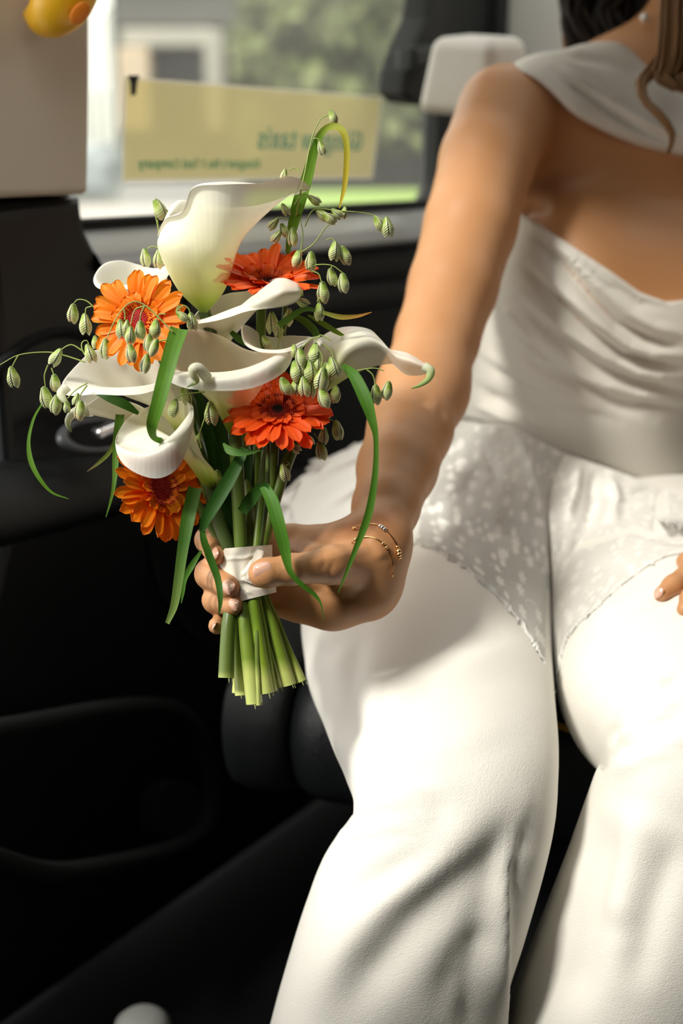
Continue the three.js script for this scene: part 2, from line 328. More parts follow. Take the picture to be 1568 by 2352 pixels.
// sticker on the glass: read from the street, so mirrored in here
{
  const q = [[285, 175], [880, 222], [856, 411], [279, 419]].map(([x, y]) => D(x, y, 0.008)), [a, b, c, d] = q;
  const W = 1024, H = 256, cv = document.createElement('canvas'); cv.width = W; cv.height = H;
  const x = cv.getContext('2d');
  x.fillStyle = '#fbf7e4'; x.fillRect(0, 0, W, H);
  x.fillStyle = '#f5ebb2'; x.fillRect(10, 8, W - 20, H - 16);
  x.translate(W, 0); x.scale(-1, 1); x.fillStyle = '#5f9f88'; x.textBaseline = 'alphabetic';
  x.font = 'bold 78px sans-serif'; x.fillText('Glasgow taxis', 70, 168, 470);
  x.fillStyle = '#1f8a5a'; x.font = 'bold 34px sans-serif'; x.fillText("Glasgow's No.1 Taxi Company", 520, 222, 450);
  const t = new THREE.CanvasTexture(cv); t.colorSpace = THREE.SRGBColorSpace;
  const g = sideGroup('window_sticker'); tag(g, 'pale yellow taxi sticker with mirrored green lettering on the window glass', 'sticker');
  const bil = (u, v, z) => V(lerp(lerp(d[0], c[0], u), lerp(a[0], b[0], u), v), lerp(lerp(d[1], c[1], u), lerp(a[1], b[1], u), v), z);
  mesh(grid((u, v) => bil(u, v, 0.0075), 12, 4), mat('#ffffff', 0.6, { map: t, transmission: 0.45, thickness: 0 }), 'printed_sheet', g);
  const k = D(303, 195, 0.01), kg = shapeOf([[-0.006, 0.010], [0.008, 0.010], [0.004, 0.003], [0.001, -0.010], [-0.002, -0.011], [-0.002, 0.002]]);
  const cl = extrude(kg, 0.006, 0.001, 0.009); cl.translate(k[0], k[1], 0); mesh(cl, M.rubber, 'corner_clip', g);
}
// yellow grab handle on the pillar
{
  const g = new THREE.Group(); add(g, 'grab_handle'); tag(g, 'yellow grab handle with an orange end cap on the beige pillar', 'handle');
  const pts = [[58, 34, 1.30], [96, 34, 1.295], [134, 8, 1.29], [168, -50, 1.29], [190, -140, 1.29], [195, -300, 1.30], [180, -420, 1.31], [140, -500, 1.34]].map(Pc);
  mesh(tube(pts, [0.004, 0.021, 0.0275, 0.027, 0.025, 0.022, 0.024, 0.016], 20, 60), M.yellow, 'handle_bar', g);
  const cap = new THREE.SphereGeometry(0.009, 16, 12); cap.scale(0.85, 1.25, 0.28); cap.rotateY(0.5); cap.rotateZ(-0.7); const cp = P(184, 30, 1.2685); cap.translate(cp.x, cp.y, cp.z);
  mesh(cap, M.orangeCap, 'end_cap', g);
  const mt = new THREE.CylinderGeometry(0.016, 0.019, 0.05, 16); mt.rotateX(Math.PI / 2); mt.rotateY(Math.PI / 2 - YAW); const mp = P(125, 10, 1.335); mt.translate(mp.x, mp.y, mp.z);
  mesh(mt, M.yellow, 'mount', g);
}
// pale boxy headrest beside the shoulder
{
  const g = new THREE.Group(); add(g, 'headrest'); tag(g, 'pale grey boxy headrest beside the bride and the black window bracket', 'headrest');
  const d = 1.80, k = d / FOCAL, c = P(1096, 172, d); g.position.copy(c); g.rotation.set(0.06, -0.55, -0.02);
  const b = new RoundedBoxGeometry(1, 1, 1, 8, 0.17), p = b.attributes.position;
  for (let i = 0; i < p.count; i++) { const y = p.getY(i); p.setXYZ(i, p.getX(i) * (176 * k) * (1 - 0.24 * y) , y * 168 * k, p.getZ(i) * 0.12 * (1 - 0.3 * y)); }
  b.computeVertexNormals(); mesh(b, M.paleGrey, 'pad', g);
  mesh(boxAt(0.03, 0.16, 0.02, 0.02, -0.11, -0.01), M.rubber, 'post', g);
}
// bench seat
{
  const g = new THREE.Group(); add(g, 'bench_seat'); tag(g, 'black leather bench seat under the bride', 'seat');
  const s0 = V(-0.06, 0, -1.275); g.position.copy(s0); g.rotation.y = -0.31;
  const cushion = (x0, x1) => {
    const prof = [[-0.5, 0.0], [-0.5, 0.12], [-0.45, 0.145], [-0.2, 0.15], [-0.06, 0.148], [-0.015, 0.132], [0.004, 0.10], [0.004, 0.06], [-0.01, 0.02], [-0.03, 0.0]];
    return grid((u, v) => { const q = curve(prof, v), e = Math.min(1, Math.min(u, 1 - u) * (x1 - x0) / 0.03), r = Math.sqrt(1 - (1 - e) * (1 - e)); return V(lerp(x0, x1, u), 0.325 + q[1] * (0.86 + 0.14 * r), q[0] - (1 - r) * 0.02); }, 40, 40);
  };
  mesh(cushion(-0.07, 0.0), M.vinyl, 'seat_cushion', g); mesh(cushion(0.004, 0.86), M.vinyl, 'seat_cushion', g);
  mesh(boxAt(0.9, 0.30, 0.40, 0.50, 0.155, -0.30, 0.02), M.blackMatt, 'seat_base', g);
  const back = new RoundedBoxGeometry(0.72, 0.50, 0.12, 4, 0.05); back.rotateX(-0.16); back.translate(0.56, 0.66, -0.55);
  mesh(back, M.vinyl, 'seat_back', g);
  const a = P(1255, 1660, 1.30), b = P(1320, 1678, 1.285), c = P(1395, 1712, 1.265);
  g.updateMatrixWorld(true); const inv = g.matrixWorld.clone().invert();
  mesh(tube([a, b, c].map((p) => p.applyMatrix4(inv)), 0.0035, 8, 20), mat(lin(0.7, 0.36, 0.02), 0.5), 'piping', g);
}
// pale rounded cap on the floor
{
  const g = new THREE.Group(); add(g, 'round_cap'); const c = P(328, 2372, 1.50); g.position.copy(c); tag(g, 'pale grey rounded cap at floor level in the dark footwell', 'cap');
  mesh(new THREE.LatheGeometry([[0.0001, 0.024], [0.012, 0.0235], [0.022, 0.020], [0.029, 0.013], [0.031, 0.002], [0.031, -0.03], [0.0001, -0.03]].map((q) => new THREE.Vector2(...q)), 32), mat(lin(0.16, 0.165, 0.155), 0.5), 'dome', g);
  mesh(new THREE.TorusGeometry(0.032, 0.004, 8, 32).rotateX(Math.PI / 2).translate(0, -0.02, 0), M.rubber, 'collar', g);
}
// ---------- outside ----------
{
  const R = (c, r = 0.9) => mat(c, r), g0 = -0.35;
  struct(mesh(new THREE.PlaneGeometry(80, 80).rotateX(-Math.PI / 2).translate(0, g0, -20), R(lin(0.20, 0.20, 0.19)), 'road'), 'grey road outside the taxi');
  // a point far outside, kept upright: column, row of its foot, distance
  const at = (x, y, d) => P(x, y, d);
  const verge = new THREE.Group(); struct(add(verge, 'ground_verge'), 'green grass verge beyond the road');
  const v0 = at(590, 470, 6), v1 = at(1100, 470, 6);
  const vg = boxAt(7, 0.70, 1.5, 0, 0, 0, 0.03); vg.rotateY(0.05); vg.translate(3.0, -0.02, -7.6);
  mesh(vg, R(lin(0.22, 0.33, 0.075)), 'turf', verge);
  const pv = boxAt(4, 0.64, 2.8, 0, 0, 0, 0.02); pv.translate(-2.48, -0.03, -6.4);
  struct(mesh(pv, R(lin(0.40, 0.385, 0.36)), 'pavement'), 'pale paved strip outside the taxi');
  const bld = new THREE.Group(); add(bld, 'building'); tag(bld, 'blurred grey building with a dark doorway outside the window', 'building');
  const z = -11, wall = R(lin(0.09, 0.095, 0.085)), lint = R(lin(0.40, 0.39, 0.34)), dark = R(lin(0.025, 0.028, 0.03));
  const bx = (n, px0, px1, py0, py1, dep, m, th = 0.3) => { const a = P(px0, py1, dep), b = P(px1, py0, dep); mesh(boxAt(b.x - a.x, b.y - a.y, th, (a.x + b.x) / 2, (a.y + b.y) / 2, (a.z + b.z) / 2, 0.02), m, n, bld); };
  bx('wall', 270, 2600, -30, 420, 11.5, wall, 0.4); bx('garden_wall', -2600, 120, 30, 430, 11.2, R(lin(0.30, 0.30, 0.27)), 0.3);
  bx('lintel', 285, 490, 66, 108, 10.9, lint); bx('door_post', 474, 520, 70, 300, 10.95, lint); bx('door_post', 280, 350, 110, 300, 10.95, R(lin(0.55, 0.45, 0.33)));
  bx('doorway', 352, 474, 108, 300, 11.1, dark, 0.1); bx('upper_band', 270, 560, 20, 62, 11.1, R(lin(0.10, 0.10, 0.095)), 0.2);
  bx('plinth', 560, 1300, 320, 440, 11.0, R(lin(0.055, 0.06, 0.06)));
  const fen = new THREE.Group(); add(fen, 'white_fence'); tag(fen, 'white boarded fence outside at the left end of the window', 'fence');
  for (let i = 0; i < 7; i++) { const a = P(140 + i * 21, 606, 9.5), b = P(156 + i * 21, 20 + (i % 3) * 9, 9.5); mesh(boxAt(b.x - a.x, b.y - a.y, 0.04, (a.x + b.x) / 2, (a.y + b.y) / 2, a.z, 0.01), R(lin(0.62, 0.64, 0.60)), 'board', fen); }
  const bin = new THREE.Group(); add(bin, 'parked_car'); tag(bin, 'blurred pale blue grey car parked outside beyond the pillar', 'car');
  { const a = P(100, 435, 8.8), b = P(272, 330, 8.8), bodyS = shapeOf([[a.x - 1.2, a.y], [a.x - 1.2, b.y], [b.x - 0.1, b.y], [b.x, b.y - 0.08], [b.x, a.y]]); const eg = extrude(bodyS, 0.8, 0.05, a.z - 0.4); mesh(eg, mat(lin(0.33, 0.38, 0.40), 0.3), 'body', bin); }
  // hedge of leaves: clumps over the wall
  srnd(3);
  const leaf = new THREE.BufferGeometry(); leaf.setAttribute('position', new THREE.Float32BufferAttribute([0, 0, 0, 0.045, 0.05, 0.012, 0, 0.13, 0, -0.045, 0.05, 0.012], 3)); leaf.setIndex([0, 1, 2, 0, 2, 3]); leaf.computeVertexNormals();
  const lm = mat(lin(1, 1, 1), 0.7, { transmission: 0.3, thickness: 0 }), N = 5200, im = new THREE.InstancedMesh(leaf, lm, N), o = new THREE.Object3D(), cc = new THREE.Color();
  for (let i = 0; i < N; i++) {
    const px = rnd(560, 1020), py = rnd(-10, 330) , clump = Math.sin(px * 0.03) * Math.sin(py * 0.041 + px * 0.01);
    const p = P(px, py - 8 * clump, rnd(9.6, 10.9) - clump * 0.3); o.position.copy(p); o.rotation.set(rnd(0, 6), rnd(0, 6), rnd(0, 6)); o.scale.setScalar(rnd(0.7, 1.7)); o.updateMatrix(); im.setMatrixAt(i, o.matrix);
    const k = rnd(0.5, 1.1) * (1 + 0.4 * clump); cc.setRGB(0.20 * k, 0.235 * k, 0.085 * k); im.setColorAt(i, cc);
  }
  im.castShadow = im.receiveShadow = true; add(im, 'hedge_foliage'); im.userData.kind = 'stuff'; im.userData.label = 'blurred olive green hedge leaves outside the window';
}
// ---------- the bride ----------
const bride = new THREE.Group(); add(bride, 'person'); tag(bride, 'woman in white bridal trousers and off-shoulder top, seated and holding a bouquet', 'person');
const skinTex = noiseTex(256, (x, y) => { const v = 0.86 + 0.08 * l32(x, y) + 0.06 * l8(x, y); return [v, v * 0.985, v * 0.97]; }, true);
const SK = mat(lin(0.52, 0.25, 0.108), 0.48, { sheen: 0.25, sheenColor: lin(1, 0.75, 0.6), sheenRoughness: 0.5 });
const cloth = (c, more = {}) => mat(c, 0.82, { sheen: 0.35, sheenColor: lin(1, 1, 0.97), sheenRoughness: 0.6, ...more });
const WHITE = cloth(lin(0.80, 0.775, 0.72), { bumpMap: rep(weaveTex, 3, 3), bumpScale: 0.00022 });
const IVORY = cloth(lin(0.74, 0.71, 0.65));
const SHEER = cloth(lin(0.86, 0.85, 0.81), { transmission: 0.35, thickness: 0 });

// trousers: each leg is a run of cross sections, left and right edge measured, then distance and half depth
function leg(st, N = 150, A = 96) {
  const rows = st.map(([lx, ly, rx, ry, d, t]) => { const L = P(lx, ly, d), R = P(rx, ry, d); return [L.x, L.y, L.z, R.x, R.y, R.z, t]; });
  const cen = (v) => { const q = curve(rows, v); return V((q[0] + q[3]) / 2, (q[1] + q[4]) / 2, (q[2] + q[5]) / 2); };
  const g = grid((u, v) => {
    const q = curve(rows, v), a = V(q[3] - q[0], q[4] - q[1], q[5] - q[2]).multiplyScalar(0.5), c = cen(v);
    const t = cen(Math.min(1, v + 0.05)).sub(cen(Math.max(0, v - 0.05))).normalize(), b = t.clone().cross(a).normalize(), th = u * 2 * Math.PI, e = 0.86;
    const ca = Math.cos(th), sa = Math.sin(th);
    return c.addScaledVector(a, Math.sign(ca) * Math.pow(Math.abs(ca), e)).addScaledVector(b, q[6] * Math.sign(sa) * Math.pow(Math.abs(sa), e));
  }, A, N);
  const uv = g.attributes.uv; for (let i = 0; i < uv.count; i++) uv.setXY(i, uv.getX(i) * 3, uv.getY(i) * 5);
  return seamNormals(g, A, N);
}
const rightLeg = leg([
  [930, 1180, 1290, 1200, 1.62, 0.055], [830, 1265, 1280, 1275, 1.52, 0.064], [705, 1385, 1268, 1370, 1.39, 0.071], [702, 1520, 1267, 1480, 1.29, 0.074], [745, 1645, 1273, 1600, 1.225, 0.072],
  [788, 1760, 1282, 1715, 1.175, 0.072], [812, 1848, 1280, 1800, 1.150, 0.074], [792, 1918, 1267, 1880, 1.150, 0.080], [735, 2005, 1238, 2000, 1.160, 0.086], [700, 2095, 1204, 2115, 1.170, 0.090],
  [665, 2205, 1168, 2230, 1.185, 0.092], [622, 2360, 1150, 2360, 1.205, 0.094], [575, 2560, 1135, 2560, 1.235, 0.096], [540, 2760, 1120, 2760, 1.26, 0.098]]);
const leftLeg = leg([
  [1262, 1190, 1740, 1190, 1.62, 0.055], [1268, 1270, 1750, 1260, 1.50, 0.066], [1264, 1400, 1760, 1350, 1.38, 0.076], [1268, 1540, 1775, 1450, 1.29, 0.080], [1300, 1640, 1790, 1550, 1.22, 0.078],
  [1368, 1705, 1800, 1640, 1.165, 0.076], [1392, 1755, 1805, 1720, 1.140, 0.076], [1372, 1805, 1800, 1800, 1.140, 0.080], [1330, 1920, 1775, 1960, 1.150, 0.086], [1284, 2052, 1735, 2090, 1.160, 0.090],
  [1238, 2172, 1690, 2220, 1.175, 0.092], [1168, 2362, 1620, 2380, 1.20, 0.094], [1090, 2560, 1560, 2560, 1.23, 0.096], [1010, 2760, 1500, 2760, 1.26, 0.098]]);
sculpt(rightLeg, [
  { p: [[1260, 1850], [1180, 1925], [1090, 2010], [950, 2120], [840, 2240], [760, 2352]], w: 60, a: -0.0095 },
  { p: [[1150, 1880], [1010, 1965], [880, 2080], [790, 2200], [720, 2352]], w: 50, a: 0.0065 },
  { p: [[1215, 1950], [1130, 2090], [1060, 2220], [1010, 2360]], w: 50, a: -0.0095 },
  { p: [[1190, 1990], [1100, 2160], [1040, 2352]], w: 34, a: 0.004 },
  { p: [[1120, 2110], [1085, 2250], [1070, 2400]], w: 30, a: -0.006 },
  { p: [[790, 1922], [870, 1912], [960, 1888], [1060, 1840]], w: 34, a: -0.008 },
  { p: [[750, 1918], [800, 1910], [880, 1898], [980, 1870], [1040, 1845]], w: 34, a: 0.0065, s: -1 },
  { p: [[760, 2075], [860, 2030], [960, 1970], [1060, 1905]], w: 36, a: -0.006 },
  { p: [[1215, 1840], [1190, 1920], [1174, 2000], [1165, 2100], [1158, 2200], [1150, 2360], [1140, 2600]], w: 26, a: 0.0065, s: -1 },
  { p: [[690, 1480], [720, 1580], [770, 1700], [800, 1800]], w: 22, a: 0.004 },
  { p: [[838, 1420], [815, 1500], [803, 1600], [800, 1720]], w: 26, a: -0.006 },
  { p: [[735, 1520], [770, 1480], [810, 1440]], w: 18, a: -0.003 },
  { p: [[1000, 1560], [1060, 1640], [1100, 1740]], w: 90, a: 0.003 },
  { p: [[840, 1760], [930, 1770], [1010, 1790]], w: 26, a: -0.0025 },
]);
sculpt(leftLeg, [
  { p: [[1392, 1752], [1450, 1712], [1520, 1672], [1600, 1620]], w: 20, a: -0.010 },
  { p: [[1398, 1776], [1470, 1728], [1540, 1690], [1620, 1650]], w: 20, a: 0.006 },
  { p: [[1390, 1725], [1410, 1680], [1450, 1620], [1520, 1560]], w: 13, a: -0.008 },
  { p: [[1430, 1715], [1455, 1660], [1500, 1600], [1580, 1540]], w: 12, a: -0.007 },
  { p: [[1412, 1715], [1432, 1660], [1475, 1600], [1550, 1540]], w: 12, a: 0.006 },
  { p: [[1330, 1560], [1400, 1480], [1500, 1400], [1580, 1350]], w: 12, a: -0.0025 },
  { p: [[1310, 1500], [1390, 1420], [1480, 1350]], w: 12, a: -0.0025 }, { p: [[1350, 1610], [1430, 1520], [1540, 1440]], w: 12, a: -0.0025 },
  { p: [[1290, 1450], [1350, 1380], [1440, 1320]], w: 12, a: -0.0022 },
  { p: [[1420, 1850], [1380, 2000], [1340, 2150], [1300, 2352]], w: 50, a: -0.0095 },
  { p: [[1480, 1830], [1430, 1990], [1400, 2150]], w: 46, a: 0.007 },
  { p: [[1568, 1900], [1500, 2080], [1450, 2300]], w: 40, a: -0.005 },
  { p: [[1340, 1915], [1300, 2040], [1240, 2200], [1180, 2352]], w: 22, a: 0.005 },
]);
const trousers = mesh(mergeGeometries([rightLeg, leftLeg]), WHITE, 'trousers', bride);

// torso, arms, neck and head: one skin surface
const torso = blend([
  ellipsoid(P(1490, 470, 1.64), V(0.165, 0.20, 0.105), -0.12), ellipsoid(P(1352, 880, 1.63), V(0.125, 0.18, 0.095), -0.12), ellipsoid(P(1300, 1120, 1.70), V(0.15, 0.11, 0.09)),
  ellipsoid(P(1345, 660, 1.555), V(0.075, 0.075, 0.060)), ellipsoid(P(1640, 690, 1.555), V(0.075, 0.075, 0.060)),
  cone(P(1185, 290, 1.565), P(1500, 255, 1.62), 0.050, 0.052), cone(P(1500, 255, 1.62), P(1800, 290, 1.565), 0.052, 0.050),
], 0.07);
const skinParts = blend([
  torso,
  chain([[P(1575, 210, 1.62), 0.058], [P(1612, 40, 1.60), 0.050], [P(1640, -150, 1.57), 0.055]], 0.03),
  ellipsoid(P(1660, -300, 1.56), V(0.075, 0.115, 0.095)),
], 0.05);
const upper = chain([[P(1160, 262, 1.520), 0.053], [P(1118, 370, 1.485), 0.0495], [P(1080, 520, 1.450), 0.0475], [P(1040, 660, 1.415), 0.0445], [P(1003, 780, 1.380), 0.0410], [P(972, 890, 1.340), 0.0370]], 0.008);
const fore = chain([[P(970, 900, 1.335), 0.0375], [P(942, 985, 1.285), 0.0385], [P(912, 1075, 1.235), 0.0345], [P(886, 1165, 1.185), 0.0275], [P(868, 1235, 1.148), 0.0235]], 0.008);
const farArm = chain([[P(1800, 262, 1.545), 0.052], [P(1870, 700, 1.44), 0.042], [P(1850, 930, 1.36), 0.036], [P(1790, 1150, 1.29), 0.025]], 0.03);
const body = blend([skinParts, upper, fore, farArm], 0.035);
// the hand: palm, thumb and four fingers, each finger a chain of its own
const pt = (x, y, d) => P(x, y, d);
const WR = pt(868, 1250, 1.142);
const finger = (pts) => chain(pts.map(([x, y, d, r]) => [pt(x, y, d), r]), 0.006);
const FING = {
  index: finger([[668, 1240, 1.158, 0.0115], [520, 1232, 1.160, 0.0103], [478, 1240, 1.120, 0.0098], [494, 1274, 1.090, 0.0082]]),
  middle: finger([[660, 1285, 1.162, 0.0118], [516, 1290, 1.160, 0.0115], [484, 1318, 1.112, 0.0118], [525, 1349, 1.080, 0.0092]]),
  ring: finger([[664, 1335, 1.160, 0.0112], [518, 1342, 1.158, 0.0103], [496, 1378, 1.112, 0.0100], [536, 1391, 1.081, 0.0082]]),
  little: finger([[684, 1382, 1.156, 0.0104], [560, 1402, 1.155, 0.0088], [514, 1428, 1.122, 0.0080], [498, 1437, 1.102, 0.0070]]),
};
const thumb = finger([[838, 1296, 1.125, 0.0170], [758, 1298, 1.092, 0.0142], [668, 1308, 1.072, 0.0112], [612, 1316, 1.067, 0.0106], [600, 1318, 1.067, 0.0098]]);
const palm = blend([
  chain([[WR, 0.0235], [pt(800, 1262, 1.142, 0), 0.021], [pt(668, 1240, 1.158), 0.0118]], 0.01),
  chain([[pt(845, 1300, 1.142), 0.023], [pt(760, 1310, 1.150), 0.021], [pt(662, 1300, 1.164), 0.0125]], 0.01),
  chain([[pt(850, 1340, 1.142), 0.022], [pt(765, 1355, 1.150), 0.021], [pt(668, 1345, 1.162), 0.0125]], 0.01),
  chain([[pt(838, 1362, 1.140), 0.020], [pt(765, 1385, 1.148), 0.0185], [pt(685, 1392, 1.156), 0.0130]], 0.01),
], 0.022);
const web = cone(pt(745, 1290, 1.105), pt(668, 1262, 1.150), 0.010, 0.007);
const handCore = blend([blend([palm, web], 0.012), thumb], 0.014);
let fingers = blend([FING.index, FING.middle, FING.ring, FING.little], 0.0018);
const hand = blend([handCore, fingers], 0.008);
const armHand = blend([fore, hand], 0.02);
const elbowP = P(955, 930, 1.32);
const bodyGeo = nets(body, body.box.clone().expandByScalar(0.02), 0.0075, (x, y, z) => V(x, y, z).distanceTo(WR) > 0.13);
const armBox = armHand.box.clone(); armBox.min.subScalar(0.006); armBox.max.addScalar(0.006);  
const armGeo = nets(armHand, armBox, 0.0024, (x, y, z) => V(x, y, z).distanceTo(WR) < 0.165);
const crease = (p, w = 7, a = -0.0012) => ({ p, w, a });
sculpt(armGeo, [
  crease([[735, 1262], [745, 1290], [735, 1318]], 6, -0.0004), crease([[760, 1335], [735, 1355], [700, 1360]], 9, -0.0009), crease([[700, 1352], [760, 1372], [830, 1380]], 9, -0.0010),
  crease([[770, 1345], [755, 1325], [765, 1290]], 6, -0.0007), crease([[635, 1290], [632, 1312], [640, 1335]], 4, -0.0005), crease([[648, 1286], [644, 1310], [650, 1335]], 4, -0.0004),
  crease([[668, 1285], [690, 1262], [720, 1255]], 9, -0.0010), crease([[800, 1380], [840, 1350], [860, 1310]], 12, -0.0007),
  { p: [[700, 1294], [770, 1276], [855, 1258]], w: 13, a: 0.0013 }, { p: [[845, 1225], [868, 1255], [880, 1290]], w: 16, a: 0.0025 }, { p: [[820, 1245], [760, 1235], [700, 1228]], w: 10, a: 0.0008 },
  crease([[505, 1215], [500, 1240], [510, 1260]], 4, -0.0005), crease([[470, 1330], [485, 1345]], 5, -0.0006), crease([[455, 1290], [470, 1296], [490, 1298]], 4, -0.0006),
], true);
sculpt(bodyGeo, [
  { p: [[985, 905], [975, 925], [968, 955]], w: 18, a: -0.005 }, { p: [[940, 935], [985, 935], [1010, 960]], w: 14, a: 0.003 }, { p: [[1005, 960], [1020, 930]], w: 14, a: -0.003 },
  { p: [[1200, 480], [1235, 490], [1265, 478]], w: 14, a: -0.006 },
]);
const bodyMesh = new THREE.BufferGeometry();
{
  const a = bodyGeo, b = armGeo; a.deleteAttribute('uv'); const m = mergeGeometries([a, b]); const uv = new Float32Array(m.attributes.position.count * 2);
  for (let i = 0; i < uv.length / 2; i++) { uv[2 * i] = m.attributes.position.getX(i) * 8; uv[2 * i + 1] = m.attributes.position.getY(i) * 8; }
  m.setAttribute('uv', new THREE.BufferAttribute(uv, 2)); bodyMesh.copy(m);
}
mesh(bodyMesh, SK, 'body', bride);
// bodice: the torso made a little larger, cut along the neckline and the waist seam
const lineY = (pts, x) => { if (x <= pts[0][0]) return pts[0][1]; for (let i = 0; i + 1 < pts.length; i++) if (x <= pts[i + 1][0]) return lerp(pts[i][1], pts[i + 1][1], (x - pts[i][0]) / (pts[i + 1][0] - pts[i][0])); return pts[pts.length - 1][1]; };
const NECK = [[1150, 455], [1207, 497], [1300, 556], [1400, 622], [1470, 672], [1530, 694], [1600, 686], [1750, 600], [1950, 480]], WAIST = [[950, 955], [1060, 965], [1190, 988], [1300, 1042], [1450, 1097], [1560, 1142], [1700, 1180]];
{
  const f = (x, y, z) => { const q = proj(V(x, y, z)); return Math.max(torso(x, y, z) - 0.011, (lineY(NECK, q[0]) - q[1]) / FOCAL * q[2], (q[1] - lineY(WAIST, q[0]) - 4) / FOCAL * q[2]); };
  const box = torso.box.clone().expandByScalar(0.03); box.max.y = P(1200, 380, 1.6).y; box.min.y = P(1560, 1220, 1.55).y;
  const g = nets(f, box, 0.0036);
  sculpt(g, [
    { p: [[1212, 525], [1290, 600], [1360, 680], [1420, 745], [1490, 782], [1580, 800]], w: 13, a: -0.0128 }, { p: [[1225, 520], [1310, 590], [1380, 665], [1440, 720], [1500, 752], [1580, 768]], w: 12, a: 0.0080 },
    { p: [[1240, 525], [1320, 585], [1400, 655], [1470, 695], [1540, 712]], w: 9, a: -0.0064 },
    { p: [[1205, 605], [1280, 690], [1350, 760], [1430, 820], [1500, 838], [1580, 842]], w: 13, a: -0.0128 }, { p: [[1210, 590], [1290, 670], [1360, 735], [1440, 795], [1510, 815], [1580, 820]], w: 13, a: 0.0080 },
    { p: [[1190, 690], [1280, 775], [1370, 840], [1460, 880], [1580, 900]], w: 14, a: -0.0096 }, { p: [[1195, 672], [1290, 755], [1380, 818], [1470, 858], [1580, 872]], w: 12, a: 0.0064 },
    { p: [[1170, 735], [1230, 805], [1300, 860], [1400, 925], [1500, 960]], w: 12, a: -0.0064 }, { p: [[1150, 700], [1200, 760], [1230, 800]], w: 8, a: 0.0048 },
    { p: [[1100, 900], [1160, 935], [1230, 965]], w: 10, a: -0.0064 }, { p: [[1090, 930], [1150, 955], [1200, 975]], w: 8, a: 0.0048 },
    { p: [[1150, 770], [1240, 842], [1340, 890], [1450, 925], [1580, 940]], w: 11, a: -0.0060 }, { p: [[1152, 755], [1245, 826], [1350, 876], [1460, 908], [1580, 922]], w: 11, a: 0.0040 },
    { p: [[1110, 830], [1200, 890], [1300, 935], [1420, 970]], w: 11, a: -0.0050 }, { p: [[1100, 800], [1190, 868], [1300, 918], [1400, 948]], w: 11, a: 0.0035 }, { p: [[1080, 880], [1150, 915], [1240, 948], [1340, 975]], w: 10, a: -0.0040 },
    { p: [[1060, 968], [1190, 990], [1300, 1044], [1450, 1100], [1560, 1144]], w: 7, a: -0.0064, flat: 1 },
  ]);
  const uv = new Float32Array(g.attributes.position.count * 2); for (let i = 0; i < uv.length / 2; i++) { uv[2 * i] = g.attributes.position.getX(i) * 10; uv[2 * i + 1] = g.attributes.position.getY(i) * 10; } g.setAttribute('uv', new THREE.BufferAttribute(uv, 2));
  mesh(g, IVORY, 'bodice', bride);
}
// off-shoulder band
{
  const st = [[1166, 160, 1182, 168, 1.505, .006, .012], [1190, 139, 1218, 176, 1.50, .012, .02], [1236, 121, 1262, 210, 1.505, .02, .03], [1292, 113, 1318, 264, 1.515, .026, .04], [1345, 99, 1382, 300, 1.53, .03, .045], [1412, 97, 1452, 331, 1.54, .032, .045], [1480, 130, 1520, 350, 1.545, .034, .04], [1568, 186, 1600, 362, 1.545, .034, .04], [1700, 214, 1720, 350, 1.54, .034, .04], [1850, 150, 1860, 250, 1.53, .03, .045], [1930, 170, 1920, 190, 1.53, .01, .02]];
  const rows = st.map(([tx, ty, bx, by, d, fr, bk]) => { const a = P(tx, ty, d), b = P(bx, by, d - 0.015); return [a.x, a.y, a.z, b.x, b.y, b.z, fr, bk]; });
  const g = grid((u, v) => {
    const q = curve(rows, v), a = V(q[0], q[1], q[2]), b = V(q[3], q[4], q[5]), c = a.clone().add(b).multiplyScalar(0.5), h = a.clone().sub(b).multiplyScalar(0.5), th = u * 2 * Math.PI, s = Math.sin(th);
    const out = EYE.clone().sub(c).normalize(); return c.addScaledVector(h, Math.sign(Math.cos(th)) * Math.pow(Math.abs(Math.cos(th)), 0.9)).addScaledVector(out, s > 0 ? s * q[6] : s * q[7]);
  }, 64, 110);
  seamNormals(g, 64, 110);
  sculpt(g, [{ p: [[1270, 158], [1330, 205], [1400, 250], [1480, 300], [1580, 348]], w: 9, a: -0.006 }, { p: [[1262, 150], [1340, 190], [1420, 240], [1500, 288], [1600, 330]], w: 10, a: 0.0045 }, { p: [[1285, 116], [1330, 130], [1400, 140], [1500, 180]], w: 10, a: -0.005 }, { p: [[1300, 150], [1380, 200], [1480, 250]], w: 8, a: -0.0025 }]);
  mesh(g, IVORY, 'shoulder_band', bride);
}
